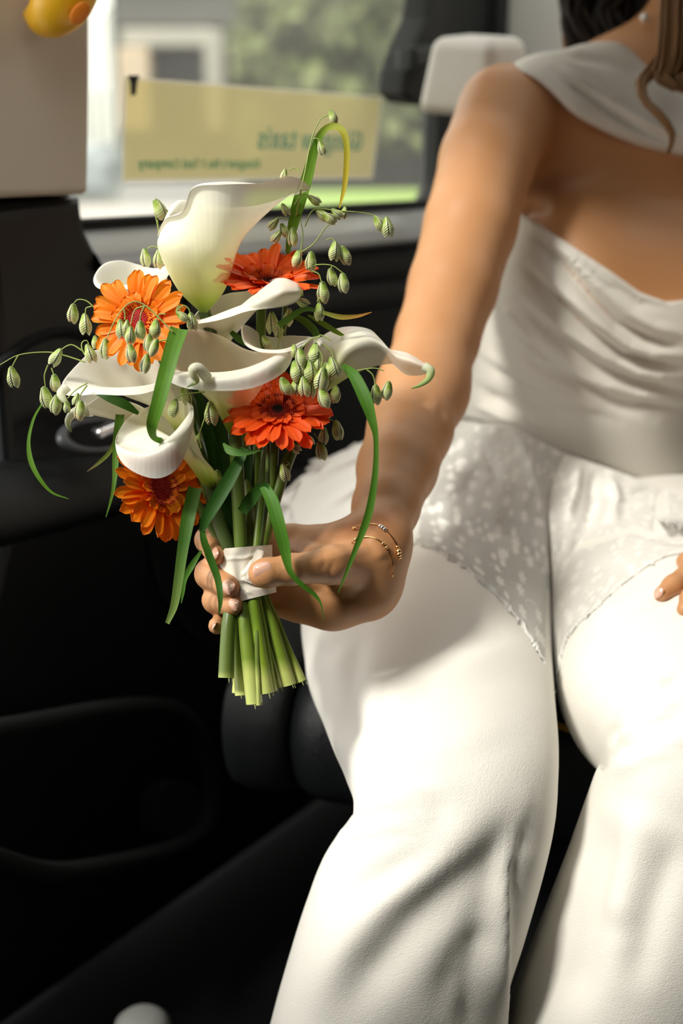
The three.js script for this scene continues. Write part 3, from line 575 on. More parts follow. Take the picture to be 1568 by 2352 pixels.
// lace peplum: sheets laid over hips and thighs
const cover = new MeshBVH((() => { const m = mergeGeometries([rightLeg, leftLeg].map((g) => { const c = g.clone(); c.deleteAttribute('uv'); return c; })); return m; })());
const ray = new THREE.Ray();
function lay(p, gap) {                      // keeps a point of cloth in front of the trousers
  ray.origin.copy(EYE); ray.direction.copy(p).sub(EYE).normalize(); const hit = cover.raycastFirst(ray, THREE.DoubleSide), d = p.distanceTo(EYE);
  return hit && hit.distance - gap < d ? EYE.clone().addScaledVector(ray.direction, hit.distance - gap) : p;
}
const laceTexes = (() => {
  const n = 512, cv = document.createElement('canvas'); cv.width = cv.height = n; const x = cv.getContext('2d');
  x.fillStyle = 'rgb(196,196,196)'; x.fillRect(0, 0, n, n);
  x.strokeStyle = 'rgb(222,222,222)'; x.lineWidth = 1.6; for (let i = -n; i < 2 * n; i += 9) { x.beginPath(); x.moveTo(i, 0); x.lineTo(i + n, n); x.moveTo(i + n, 0); x.lineTo(i, n); x.stroke(); }
  srnd(11); x.lineCap = 'round';
  const flower = (cx, cy, r) => { for (let dx = -n; dx <= n; dx += n) for (let dy = -n; dy <= n; dy += n) { x.fillStyle = 'rgb(246,246,246)'; for (let k = 0; k < 6; k++) { const a = k * Math.PI / 3 + cx; x.beginPath(); x.ellipse(cx + dx + Math.cos(a) * r * 0.6, cy + dy + Math.sin(a) * r * 0.6, r * 0.46, r * 0.3, a, 0, 7); x.fill(); } x.fillStyle = 'rgb(255,255,255)'; x.beginPath(); x.arc(cx + dx, cy + dy, r * 0.25, 0, 7); x.fill(); } };
  for (let i = 0; i < 26; i++) flower(rnd(0, n), rnd(0, n), rnd(18, 44));
  x.strokeStyle = 'rgb(240,240,240)'; x.lineWidth = 6;
  for (let i = 0; i < 16; i++) { const a = rnd(0, n), b = rnd(0, n), c = rnd(-90, 90), e = rnd(-90, 90); x.beginPath(); x.moveTo(a, b); x.quadraticCurveTo(a + c, b + e, a + c + e, b + e - c); x.stroke(); }
  const t = new THREE.CanvasTexture(cv); t.wrapS = t.wrapT = THREE.RepeatWrapping; return t;
})();
const LACE = cloth(lin(0.86, 0.85, 0.81), { alphaMap: rep(laceTexes, 2.2, 2.2), transparent: true, bumpMap: rep(laceTexes, 2.2, 2.2), bumpScale: 0.006 });
const TULLE = cloth(lin(0.82, 0.80, 0.76), { alphaMap: rep(laceTexes, 2.6, 2.6), transparent: true, bumpMap: rep(laceTexes, 2.6, 2.6), bumpScale: 0.0008 });
const peplum = new THREE.Group(); add(peplum, 'peplum', bride);
const rowsOf = (...r) => r;
const gather = (amp, n, ph) => (p, u, v) => { const k = Math.sin(u * n + ph) + 0.5 * Math.sin(u * n * 2.3 + 1.7 * ph); return p.addScaledVector(EYE.clone().sub(p).normalize(), amp * k * Math.sin(Math.PI * clamp(v * 1.1, 0, 1))); };
const overlay = sheet(rowsOf(
  [[1030, 962, 1.53], [1110, 974, 1.52], [1180, 986, 1.515], [1240, 1012, 1.51], [1300, 1042, 1.51]],
  [[992, 1075, 1.46], [1070, 1092, 1.45], [1140, 1102, 1.44], [1205, 1118, 1.44], [1258, 1138, 1.45]],
  [[962, 1165, 1.42], [1040, 1198, 1.39], [1115, 1235, 1.37], [1190, 1270, 1.37], [1264, 1310, 1.36]],
  [[945, 1240, 1.40], [1030, 1278, 1.38], [1110, 1337, 1.34], [1190, 1422, 1.31], [1264, 1540, 1.27]]), 70, 70, (p, u, v) => lay(gather(0.0022, 15, 0.6)(p, u, v * 0.8), 0.003 + 0.0012 * Math.sin(u * 30)));
const skirt = sheet(rowsOf(
  [[1290, 1040, 1.51], [1370, 1066, 1.50], [1450, 1094, 1.50], [1510, 1118, 1.50], [1580, 1146, 1.50], [1700, 1180, 1.52]],
  [[1262, 1140, 1.45], [1335, 1150, 1.44], [1415, 1160, 1.44], [1480, 1170, 1.44], [1560, 1195, 1.44], [1690, 1210, 1.46]],
  [[1266, 1260, 1.38], [1320, 1240, 1.38], [1390, 1222, 1.39], [1450, 1212, 1.39], [1530, 1240, 1.38], [1660, 1250, 1.38]],
  [[1272, 1430, 1.33], [1296, 1360, 1.34], [1375, 1310, 1.35], [1445, 1270, 1.36], [1525, 1255, 1.36], [1650, 1255, 1.36]],
  [[1272, 1585, 1.27], [1302, 1465, 1.31], [1368, 1395, 1.33], [1442, 1330, 1.34], [1522, 1280, 1.35], [1645, 1262, 1.35]]), 90, 70, (p, u, v) => lay(gather(0.005 * (1 - v), 19, 0.2)(p, u, v), 0.003));
const flap = sheet(rowsOf(
  [[1012, 955, 1.57], [1012, 972, 1.56], [1018, 990, 1.55], [1024, 1000, 1.55], [1034, 1015, 1.54], [1050, 1030, 1.53]],
  [[930, 978, 1.56], [890, 1030, 1.53], [880, 1070, 1.50], [890, 1100, 1.48], [940, 1130, 1.46], [1000, 1120, 1.46]],
  [[815, 1022, 1.54], [690, 1106, 1.49], [664, 1188, 1.45], [722, 1228, 1.42], [830, 1272, 1.41], [950, 1250, 1.40]]), 60, 40, (p, u, v) => lay(gather(0.006, 18, 0.4)(p, u, v), 0.004));
{
  // plain lining under the sheer layers
  const f = (x, y, z) => { const q = proj(V(x, y, z)); return Math.max(torso(x, y, z) - 0.0075, (lineY(WAIST, q[0]) - 6 - q[1]) / FOCAL * q[2], (q[1] - lineY(WAIST, q[0]) - 330) / FOCAL * q[2]); };
  const box = torso.box.clone().expandByScalar(0.02); box.max.y = P(1190, 960, 1.55).y; box.min.y = P(1300, 1420, 1.6).y - 0.03;
  const g = nets(f, box, 0.008); const uv = new Float32Array(g.attributes.position.count * 2); for (let i = 0; i < uv.length / 2; i++) { uv[2 * i] = g.attributes.position.getX(i) * 10; uv[2 * i + 1] = g.attributes.position.getY(i) * 10; } g.setAttribute('uv', new THREE.BufferAttribute(uv, 2));
  mesh(g, IVORY, 'lining', peplum);
}
const uvScale = (g, a, b) => { const q = g.attributes.uv; for (let i = 0; i < q.count; i++) q.setXY(i, q.getX(i) * a, q.getY(i) * b); return g; };
sculpt(overlay, [{ p: [[1185, 1000], [1210, 1060], [1235, 1130], [1245, 1180]], w: 9, a: -0.006 }, { p: [[1100, 1010], [1130, 1060], [1140, 1120]], w: 12, a: 0.004 }, { p: [[1268, 1140], [1266, 1300], [1264, 1420], [1262, 1530]], w: 6, a: 0.004, flat: 1 }, { p: [[990, 1085], [1100, 1095], [1180, 1120], [1240, 1150]], w: 10, a: -0.003 }], false);
sculpt(skirt, [{ p: [[1330, 1070], [1322, 1130], [1300, 1200]], w: 9, a: -0.007 }, { p: [[1400, 1095], [1418, 1150], [1410, 1210]], w: 10, a: -0.006 }, { p: [[1365, 1080], [1360, 1150], [1345, 1210]], w: 9, a: 0.005 }, { p: [[1520, 1130], [1515, 1190], [1505, 1225]], w: 9, a: 0.005 }, { p: [[1280, 1265], [1340, 1250], [1450, 1215], [1530, 1240]], w: 7, a: 0.003 }], false);
mesh(overlay, LACE, 'lace_overlay', peplum); mesh(skirt, TULLE, 'gathered_skirt', peplum); mesh(flap, cloth(lin(0.84, 0.83, 0.80)), 'hip_flap', peplum);
// frayed hems
{
  srnd(21); const strands = [];
  const fray = (g, nu, nv, from, to, n, len) => { const p = g.attributes.position, at = (u, j) => { const f = u * nu, i = Math.min(nu - 1, Math.floor(f)), k = f - i, a = j * (nu + 1) + i; return V(lerp(p.getX(a), p.getX(a + 1), k), lerp(p.getY(a), p.getY(a + 1), k), lerp(p.getZ(a), p.getZ(a + 1), k)); };
    for (let i = 0; i < n; i++) { const u = lerp(from, to, i / n) + rnd(-0.004, 0.004), e = at(clamp(u, 0, 0.999), nv), b = at(clamp(u, 0, 0.999), nv - 2), d = e.clone().sub(b).normalize(), cl = Math.pow(0.5 + 0.5 * Math.sin(u * 61 + 2 * Math.sin(u * 17)), 1.6), L = len * rnd(0.7, 1.1) * (0.35 + 1.15 * cl); d.x += rnd(-0.2, 0.2) + 0.5 * Math.sin(u * 61 + 1.2); d.y += rnd(-0.2, 0.2) - 0.35 * Math.cos(u * 47); d.normalize();
      strands.push(tube([e.clone().addScaledVector(d, -0.003), e.clone().addScaledVector(d, L * 0.5), e.clone().addScaledVector(d, L).add(V(rnd(-0.002, 0.002), -0.0015, 0))], [0.0010, 0.0009, 0.0004], 3, 3, false)); } };
  fray(flap, 60, 40, 0.0, 0.8, 1500, 0.017); fray(overlay, 70, 70, 0.02, 0.98, 220, 0.005); fray(skirt, 90, 70, 0, 0.8, 120, 0.004);
  const f0 = P(1562, 1262, 1.33); for (let i = 0; i < 320; i++) { const a = rnd(-0.85, 0.6), L = rnd(0.020, 0.031); strands.push(tube([f0.clone().add(V(rnd(-0.006, 0.014), rnd(-0.004, 0.002), rnd(-0.005, 0.005))), f0.clone().add(V(Math.sin(a) * L * 0.5, L * 0.6, rnd(-0.004, 0.004))), f0.clone().add(V(Math.sin(a) * L * 1.1, L, rnd(-0.008, 0.008)))], [0.0010, 0.0009, 0.0005], 3, 4, false)); }
  const fr = mesh(mergeGeometries(strands), cloth(lin(0.86, 0.85, 0.82)), 'frayed_fringe', peplum); fr.userData.kind = 'stuff';
}
// hair: dark mass behind the neck, golden locks in front
{
  srnd(31); const hairs = [], light = [];
  const lock = (list, pts, n, spread, r) => { for (let i = 0; i < n; i++) { const ox = rnd(-1, 1) * spread, oy = rnd(-1, 1) * spread * 0.6, od = rnd(-1, 1) * spread * 0.0006; list.push(tube(pts.map(([x, y, d, k = 1]) => P(x + ox * k + rnd(-2, 2), y + oy * k + rnd(-2, 2), d + od * k)), [r, r * 1.2, r, r * 0.35], 5, 16, false)); } };
  lock(hairs, [[1430, -260, 1.64, 1.4], [1385, -60, 1.66, 1.5], [1350, 20, 1.66, 1.3], [1380, 90, 1.66, 1.3], [1430, 150, 1.66, 0.8]], 170, 48, 0.0032);
  lock(hairs, [[1480, -280, 1.62, 1.2], [1430, -80, 1.65, 1.2], [1420, 20, 1.66, 1.1], [1410, 90, 1.66, 1]], 140, 42, 0.003);
  lock(hairs, [[1360, -120, 1.66], [1330, -10, 1.66], [1318, 60, 1.66], [1345, 120, 1.665, 0.4]], 36, 22, 0.0022);
  lock(hairs, [[1520, -220, 1.63], [1500, -60, 1.64], [1488, 20, 1.65], [1468, 80, 1.66]], 90, 26, 0.0026);
  lock(light, [[1460, -200, 1.60], [1370, -30, 1.65], [1322, 40, 1.65], [1300, 95, 1.65, 0.6], [1318, 128, 1.65, 0.3]], 26, 12, 0.0016);
  lock(light, [[1560, -300, 1.44], [1562, -60, 1.45], [1560, 40, 1.45], [1540, 110, 1.46], [1500, 160, 1.46, 0.8], [1472, 190, 1.45, 0.5], [1482, 232, 1.445, 0.4], [1520, 270, 1.44, 0.4], [1545, 310, 1.44, 0.3], [1535, 350, 1.44, 0.15]], 110, 20, 0.0011);
  lock(light, [[1590, -300, 1.43], [1560, -60, 1.44], [1556, 60, 1.45], [1550, 130, 1.46], [1530, 170, 1.46, 0.7], [1560, 200, 1.45, 0.4]], 260, 40, 0.0014);
  lock(light, [[1640, -300, 1.43], [1650, -60, 1.44], [1640, 100, 1.45], [1620, 210, 1.45]], 140, 44, 0.0014);
  lock(hairs, [[1600, -420, 1.50, 2], [1700, -300, 1.50, 2], [1720, -100, 1.55, 2], [1700, 60, 1.58, 1.6]], 160, 60, 0.004);
  lock(hairs, [[1560, -470, 1.55, 2], [1480, -380, 1.60, 2], [1440, -200, 1.64, 2]], 120, 60, 0.005);
  const H = mesh(mergeGeometries(hairs), mat(lin(0.010, 0.006, 0.0035), 0.6), 'hair', bride); H.userData.kind = 'stuff';
  const Lk = mesh(mergeGeometries(light), mat(lin(0.25, 0.125, 0.045), 0.5), 'hair_lock', bride); Lk.userData.kind = 'stuff'; Lk.userData.label = 'golden brown curled lock hanging in front of the neck';
  const er = mesh(new THREE.SphereGeometry(0.0052, 20, 14), mat(lin(0.85, 0.83, 0.78), 0.2, { clearcoat: 1 }), 'pearl_earring', bride); er.position.copy(P(1480, 40, 1.545));
}
// finger nails
{
  const NAIL = mat(lin(0.66, 0.37, 0.27), 0.10, { clearcoat: 1, clearcoatRoughness: 0.05 });
  const nail = (x, y, d, dir, len, wid, face, name = 'fingernail') => {   // dir: where the tip points; face: outward
    const c = P(x, y, d), t = P(x + dir[0], y + dir[1], d + dir[2]).sub(c).normalize(), n = V(...face).normalize(); n.addScaledVector(t, -n.dot(t)).normalize(); const s = t.clone().cross(n);
    const g = grid((u, v) => { const a = (u - 0.5) * 1.9, w = Math.sqrt(Math.max(0, 1 - Math.pow(Math.abs(v * 2 - 1), 3.2))), R = wid; return c.clone().addScaledVector(s, Math.sin(a * w) * R).addScaledVector(n, Math.cos(a * w) * R - R - 0.0009 * (1 - w) - 0.0012 * (v - 0.5) * (v - 0.5) * 4).addScaledVector(t, (v - 0.5) * len); }, 12, 14);
    mesh(g, NAIL, name, bride);
  };
  nail(603, 1310, 1.0550, [-40, 6, 0], 0.0150, 0.0078, [0.12, 0.35, 1]);
  nail(519, 1346, 1.0692, [40, 28, -0.012], 0.0130, 0.0066, [0.05, 0.25, 1]);
  nail(531, 1388, 1.0716, [40, 14, -0.012], 0.0118, 0.0058, [0.05, 0.25, 1]);
  nail(488, 1270, 1.0815, [16, 34, -0.012], 0.0105, 0.0052, [-0.45, 0.1, 1]);
  nail(487, 1436, 1.093, [-10, 20, -0.012], 0.008, 0.0046, [-0.6, 0.1, 0.9]);
}
// her other hand on the far thigh: only fingertips reach the picture
{
  const hf = (pts) => chain(pts.map(([x, y, d, r]) => [lay(P(x, y, d), r * 0.9), r]), 0.005);
  const far = blend([
    blend([hf([[1640, 1300, 1.27, 0.012], [1590, 1310, 1.26, 0.0100], [1545, 1345, 1.25, 0.0088], [1518, 1366, 1.245, 0.0068]]), hf([[1660, 1330, 1.25, 0.012], [1620, 1340, 1.24, 0.0095], [1585, 1375, 1.23, 0.0085], [1572, 1400, 1.225, 0.007]]), hf([[1690, 1350, 1.24, 0.012], [1660, 1365, 1.23, 0.0095], [1625, 1400, 1.22, 0.008]]), hf([[1720, 1370, 1.24, 0.011], [1700, 1390, 1.23, 0.009], [1670, 1420, 1.22, 0.0075]])], 0.002),
    hf([[1790, 1180, 1.29, 0.024], [1700, 1290, 1.26, 0.024], [1660, 1320, 1.25, 0.018]]), hf([[1720, 1250, 1.27, 0.018], [1620, 1275, 1.275, 0.012], [1575, 1290, 1.27, 0.009]]),
  ], 0.012);
  const g = nets(far, far.box.clone().expandByScalar(0.008), 0.003); const uv = new Float32Array(g.attributes.position.count * 2); g.setAttribute('uv', new THREE.BufferAttribute(uv, 2));
  const tree = new MeshBVH(g.clone()); ray.origin.copy(EYE); ray.direction.copy(P(1512, 1362, 1.2)).sub(EYE).normalize(); const hit = tree.raycastFirst(ray, THREE.DoubleSide);
  if (hit) { const ng = new THREE.SphereGeometry(0.0048, 16, 10); ng.scale(0.75, 1.15, 0.28); const nm = mesh(ng, mat(lin(0.72, 0.42, 0.32), 0.1, { clearcoat: 1 }), 'fingernail', bride); nm.position.copy(hit.point); nm.lookAt(hit.point.clone().add(hit.face.normal)); nm.rotateZ(-0.5); }
  const all = mergeGeometries([bodyMesh, g]); bride.children.find((o) => o.name === 'body').geometry = all;
}
// two fine gold bracelets with beads on the wrist
const GOLD = mat(lin(0.85, 0.55, 0.25), 0.25, { metalness: 1 }), SILVER = mat(lin(0.8, 0.78, 0.75), 0.25, { metalness: 1 });
const skinTree = new MeshBVH(bodyMesh.clone());
const onSkin = (p) => { ray.origin.copy(EYE); ray.direction.copy(p).sub(EYE).normalize(); const h = skinTree.raycastFirst(ray, THREE.DoubleSide); return h && h.distance < p.distanceTo(EYE) + 0.06 ? EYE.clone().addScaledVector(ray.direction, h.distance - 0.0012) : p; };
function bracelet(pts, label, beads, r, nf) {
  const g = new THREE.Group(); add(g, 'bracelet'); tag(g, label, 'bracelet', 'bracelets on the wrist');
  const c = pts.map((q, i) => i < nf ? onSkin(Pc(q)) : Pc(q)), raw = c.map((p) => [p.x, p.y, p.z]);
  const gg = grid((u, v) => { const p = V(...curve(raw, v, true)), q = V(...curve(raw, v + 0.01, true)), t = q.sub(p).normalize(), n = V(0, 1, 0).addScaledVector(t, -t.y).normalize(), b = t.clone().cross(n), w = r * (1 + 0.35 * Math.sin(v * 700)); return p.addScaledVector(n, Math.cos(u * 6.2832) * w).addScaledVector(b, Math.sin(u * 6.2832) * w); }, 6, 260);
  mesh(gg, GOLD, 'chain', g);
  for (const [t, s, silver] of beads) { const b = mesh(new THREE.SphereGeometry(s * 0.85, 12, 10), silver ? SILVER : GOLD, 'bead', g); b.position.set(...curve(raw, t, true)); }
}
bracelet([[812, 1214, 1.15], [830, 1206, 1.13], [850, 1203, 1.13], [868, 1206, 1.12], [888, 1220, 1.12], [904, 1240, 1.12], [914, 1262, 1.12], [917, 1280, 1.13], [925, 1285, 1.165], [880, 1250, 1.185], [830, 1222, 1.182], [800, 1218, 1.17]], 'gold bracelet with a silver bead, the one higher up the wrist', [[0.0, 0.0018], [0.27, 0.002, 1], [0.29, 0.0022, 1], [0.31, 0.002, 1], [0.48, 0.0018], [0.52, 0.0028], [0.55, 0.0024], [0.58, 0.0022]], 0.00046, 8);
bracelet([[808, 1246, 1.15], [824, 1236, 1.13], [846, 1233, 1.12], [868, 1240, 1.12], [886, 1256, 1.12], [898, 1280, 1.12], [903, 1305, 1.12], [901, 1325, 1.13], [905, 1345, 1.150], [890, 1372, 1.165], [860, 1320, 1.185], [805, 1260, 1.175]], 'gold bracelet with small round beads, the one nearer the hand', [[0.05, 0.0021], [0.30, 0.0017], [0.34, 0.0017], [0.66, 0.0017], [0.76, 0.0022]], 0.00050, 8);
// ---------- the bouquet ----------
const bouquet = new THREE.Group(); add(bouquet, 'bouquet'); tag(bouquet, 'bridal bouquet of white callas, orange gerberas and quaking grass tied with satin', 'bouquet');
const part = (name, label) => { const g = new THREE.Group(); add(g, name, bouquet); if (label) g.userData.label = label; return g; };
const veinTex = noiseTex(512, (x, y) => { const v = 0.5 + 0.28 * Math.sin(x * 2 * Math.PI * 46 + 2.5 * l8(x, y * 0.5)) + 0.22 * (l32(x * 2, y * 0.25) - 0.5); return [clamp(v, 0, 1), clamp(v, 0, 1), clamp(v, 0, 1)]; });
const SPATHE = mat(lin(1, 1, 1), 0.42, { vertexColors: true, transmission: 0.34, thickness: 0, ior: 1.35, bumpMap: veinTex, bumpScale: 0.00008 });
const GREEN = mat(lin(0.115, 0.24, 0.025), 0.42, { transmission: 0.22, thickness: 0, bumpMap: rep(veinTex, 0.25, 0.3), bumpScale: 0.00007 });
const GREENV = mat(lin(1, 1, 1), 0.5, { specularIntensity: 0.35, vertexColors: true, transmission: 0.25, thickness: 0, bumpMap: rep(veinTex, 0.25, 0.3), bumpScale: 0.00007 });
const STEM = mat(lin(1, 1, 1), 0.38, { vertexColors: true, bumpMap: rep(grainTex, 1, 3), bumpScale: 0.00006 });
const paint = (g, fn) => { const p = g.attributes.position, c = new Float32Array(p.count * 3), v = V(0, 0, 0); for (let i = 0; i < p.count; i++) { v.fromBufferAttribute(p, i); c.set(fn(v, g.attributes.uv.getX(i), g.attributes.uv.getY(i)), 3 * i); } g.setAttribute('color', new THREE.BufferAttribute(c, 3)); return g; };
const ramp = (stops, t) => { if (t <= stops[0][0]) return stops[0][1]; for (let i = 0; i + 1 < stops.length; i++) if (t <= stops[i + 1][0]) { const k = (t - stops[i][0]) / (stops[i + 1][0] - stops[i][0]); return stops[i][1].map((a, q) => lerp(a, stops[i + 1][1][q], k)); } return stops[stops.length - 1][1]; };
const CREAM = [[0, [0.20, 0.33, 0.03]], [0.08, [0.42, 0.55, 0.07]], [0.20, [0.80, 0.82, 0.40]], [0.34, [0.90, 0.88, 0.70]], [0.7, [0.90, 0.875, 0.78]], [1, [0.92, 0.90, 0.83]]];
const TALL = [[0, [0.20, 0.33, 0.03]], [0.12, [0.42, 0.55, 0.07]], [0.30, [0.80, 0.82, 0.38]], [0.5, [0.90, 0.88, 0.66]], [0.75, [0.90, 0.875, 0.77]], [1, [0.92, 0.90, 0.82]]];
// a calla flower: closed rings from the stem to the rolled lip; a ring is 12 measured points or an ellipse { c, rx, rd, ang }
const ringOf = (r) => Array.isArray(r) ? r : Array.from({ length: 12 }, (_, i) => { const f = i * Math.PI / 6, a = (r.ang ?? 0) * Math.PI / 180; return [r.c[0] + r.rx * Math.cos(f) * Math.cos(a), r.c[1] + r.rx * Math.cos(f) * Math.sin(a), r.c[2] + r.rd * Math.sin(f)]; });
function calla(rings, tip, stops = CREAM) {
  const R = rings.map(ringOf), g0 = part('calla_lily');
  const g = grid((u, v) => Pc(curve(R.map((r) => curve(r, u, true)), v)), 96, 60);
  const uv = g.attributes.uv, v0 = []; for (let i = 0; i < uv.count; i++) v0.push(uv.getY(i));
  seamNormals(g, 96, 60);
  paint(g, (p, u, v) => ramp(stops, v));
  mesh(g, SPATHE, 'spathe', g0);
  if (tip?.lip) { const lg = sheet(tip.lip, 20, 36); paint(lg, (p, u, v) => ramp([[0, [0.90, 0.87, 0.74]], [0.8, [0.90, 0.89, 0.78]], [1, [0.45, 0.58, 0.16]]], v)); mesh(lg, SPATHE, 'lip', g0); }
  if (tip) { const t = tube(tip.pts.map(Pc), tip.r, 8, 24); paint(t, (p, u, v) => ramp([[0, [0.90, 0.88, 0.78]], [0.6, [0.82, 0.84, 0.60]], [1, [0.30, 0.48, 0.06]]], v)); mesh(t, SPATHE, 'tip', g0); }
  return g0;
}
const big = calla([{ c: [468, 718, 1.10], rx: 8, rd: .003 }, { c: [462, 662, 1.095], rx: 56, rd: .020 }, { c: [455, 572, 1.085], rx: 92, rd: .034 },
  [[600, 462, 1.072], [660, 450, 1.085], [630, 466, 1.105], [560, 484, 1.125], [480, 482, 1.13], [412, 474, 1.115], [368, 535, 1.09], [383, 508, 1.07], [422, 488, 1.056], [446, 442, 1.05], [505, 430, 1.046], [560, 436, 1.052]],
  [[668, 405, 1.055], [712, 432, 1.07], [664, 452, 1.09], [575, 474, 1.13], [480, 474, 1.135], [404, 462, 1.118], [362, 542, 1.09], [378, 504, 1.066], [418, 486, 1.050], [443, 432, 1.046], [508, 424, 1.042], [598, 420, 1.045]]], null, TALL);
big.userData.label = 'tall calla at the top with a long pointed lip curling to the right';
calla([{ c: [352, 765, 1.14], rx: 8, rd: .003 }, { c: [335, 705, 1.135], rx: 46, rd: .018 },
  [[384, 628, 1.12], [380, 620, 1.14], [350, 626, 1.155], [310, 616, 1.16], [275, 610, 1.155], [245, 620, 1.145], [228, 640, 1.13], [236, 656, 1.115], [260, 662, 1.105], [292, 656, 1.10], [330, 654, 1.10], [368, 644, 1.105]],
  [[394, 618, 1.118], [386, 610, 1.14], [352, 616, 1.16], [312, 606, 1.165], [276, 598, 1.16], [238, 606, 1.15], [215, 637, 1.13], [222, 660, 1.11], [254, 668, 1.098], [292, 664, 1.09], [334, 660, 1.09], [374, 646, 1.10]]]);
calla([{ c: [505, 808, 1.140], rx: 10, rd: .004 }, { c: [500, 765, 1.128], rx: 44, rd: .013 },
  [[636, 668, 1.078], [600, 668, 1.10], [560, 677, 1.112], [525, 682, 1.12], [490, 694, 1.12], [466, 710, 1.11], [450, 728, 1.096], [458, 735, 1.082], [486, 727, 1.072], [520, 714, 1.064], [560, 700, 1.060], [605, 690, 1.062]],
  [[694, 672, 1.066], [640, 638, 1.086], [578, 668, 1.105], [530, 674, 1.12], [488, 688, 1.12], [460, 708, 1.11], [442, 735, 1.09], [452, 743, 1.072], [490, 738, 1.060], [528, 728, 1.052], [572, 714, 1.048], [650, 702, 1.052]]], { lip: [[[552, 702, 1.060], [558, 707, 1.054], [564, 712, 1.050]], [[592, 670, 1.062], [600, 688, 1.046], [612, 709, 1.048]], [[640, 639, 1.062], [645, 668, 1.040], [652, 704, 1.050]], [[678, 648, 1.062], [680, 668, 1.046], [680, 694, 1.054]], [[693, 664, 1.062], [694, 671, 1.056], [692, 679, 1.058]]], pts: [[682, 668, 1.064], [690, 672, 1.062], [695, 680, 1.061]], r: [0.0025, 0.0022, 0.0004] });
calla([{ c: [541, 1004, 1.088], rx: 12, rd: .004 }, { c: [534, 930, 1.085], rx: 46, rd: .018 }, { c: [518, 862, 1.082], rx: 98, rd: .034 },
  [[636, 814, 1.076], [600, 814, 1.09], [560, 806, 1.10], [505, 778, 1.106], [452, 766, 1.105], [412, 776, 1.10], [394, 815, 1.09], [390, 848, 1.076], [422, 856, 1.062], [482, 858, 1.052], [560, 846, 1.050], [622, 822, 1.056]],
  [[656, 806, 1.070], [604, 811, 1.09], [562, 802, 1.102], [505, 772, 1.109], [448, 760, 1.107], [404, 770, 1.10], [382, 815, 1.088], [376, 850, 1.072], [412, 866, 1.054], [480, 872, 1.042], [566, 862, 1.040], [640, 826, 1.048]],
  [[668, 816, 1.066], [608, 815, 1.09], [563, 804, 1.103], [505, 773, 1.111], [448, 760, 1.109], [401, 771, 1.10], [379, 817, 1.086], [376, 862, 1.07], [414, 888, 1.053], [480, 897, 1.044], [572, 893, 1.042], [648, 858, 1.050]]],
{ pts: [[476, 868, 1.040], [456, 846, 1.034], [442, 848, 1.032], [444, 862, 1.034], [452, 876, 1.038], [430, 889, 1.042]], r: [0.0042, 0.0040, 0.0034, 0.0028, 0.0018, 0.0004] }).userData.label = 'open calla in the middle with its wavy lip towards the viewer';
calla([{ c: [424, 1012, 1.115], rx: 10, rd: .004, ang: 15 }, { c: [396, 955, 1.105], rx: 40, rd: .016, ang: 20 }, { c: [338, 902, 1.098], rx: 88, rd: .032, ang: 5 },
  [[402, 862, 1.085], [395, 832, 1.11], [350, 816, 1.125], [300, 808, 1.13], [250, 811, 1.13], [212, 820, 1.12], [158, 872, 1.09], [180, 888, 1.072], [228, 890, 1.062], [280, 890, 1.056], [335, 885, 1.056], [378, 874, 1.066]],
  [[405, 862, 1.083], [400, 826, 1.11], [352, 808, 1.13], [300, 799, 1.135], [248, 803, 1.133], [203, 812, 1.122], [140, 886, 1.085], [154, 908, 1.064], [222, 906, 1.053], [282, 908, 1.047], [338, 902, 1.047], [386, 880, 1.060]]], { pts: [[152, 892, 1.070], [140, 905, 1.066], [150, 922, 1.064], [162, 930, 1.066]], r: [0.004, 0.0034, 0.002, 0.0004] }).userData.label = 'wide calla at the left with a flat lip pointing left';
calla([{ c: [374, 992, 1.135], rx: 8, rd: .003, ang: 110 }, { c: [318, 956, 1.13], rx: 24, rd: .010, ang: 100 },
  [[222, 952, 1.112], [206, 950, 1.128], [196, 942, 1.138], [190, 932, 1.142], [192, 922, 1.138], [200, 912, 1.13], [222, 905, 1.116], [244, 908, 1.104], [226, 920, 1.098], [206, 936, 1.095], [200, 948, 1.098], [208, 953, 1.104]],
  [[214, 956, 1.11], [198, 956, 1.128], [184, 948, 1.14], [180, 936, 1.145], [184, 918, 1.14], [194, 906, 1.13], [220, 900, 1.116], [246, 904, 1.10], [222, 916, 1.094], [196, 936, 1.09], [180, 952, 1.094], [200, 957, 1.104]]], { pts: [[200, 940, 1.095], [172, 948, 1.092], [158, 962, 1.09], [156, 976, 1.09], [164, 992, 1.092]], r: [0.006, 0.0042, 0.003, 0.002, 0.0004] });
calla([{ c: [480, 1124, 1.088], rx: 10, rd: .004, ang: 15 }, { c: [455, 1066, 1.083], rx: 42, rd: .018, ang: 25 }, { c: [404, 1010, 1.078], rx: 66, rd: .032, ang: 28 },
  [[436, 948, 1.070], [428, 932, 1.085], [395, 932, 1.10], [350, 940, 1.11], [312, 957, 1.105], [288, 980, 1.095], [275, 1010, 1.08], [296, 1022, 1.062], [330, 1028, 1.052], [364, 1020, 1.047], [398, 996, 1.047], [426, 964, 1.056]],
  [[443, 946, 1.063], [434, 926, 1.085], [395, 926, 1.104], [348, 934, 1.114], [307, 951, 1.11], [281, 977, 1.098], [265, 1014, 1.076], [284, 1034, 1.052], [324, 1046, 1.040], [366, 1038, 1.036], [408, 1010, 1.038], [437, 974, 1.048]],
  [[445, 948, 1.062], [435, 926, 1.086], [395, 926, 1.105], [348, 934, 1.115], [306, 951, 1.11], [280, 978, 1.098], [265, 1020, 1.074], [280, 1062, 1.054], [320, 1090, 1.046], [368, 1098, 1.043], [412, 1070, 1.044], [440, 1000, 1.050]]]).userData.label = 'cupped calla low on the left above an orange gerbera';
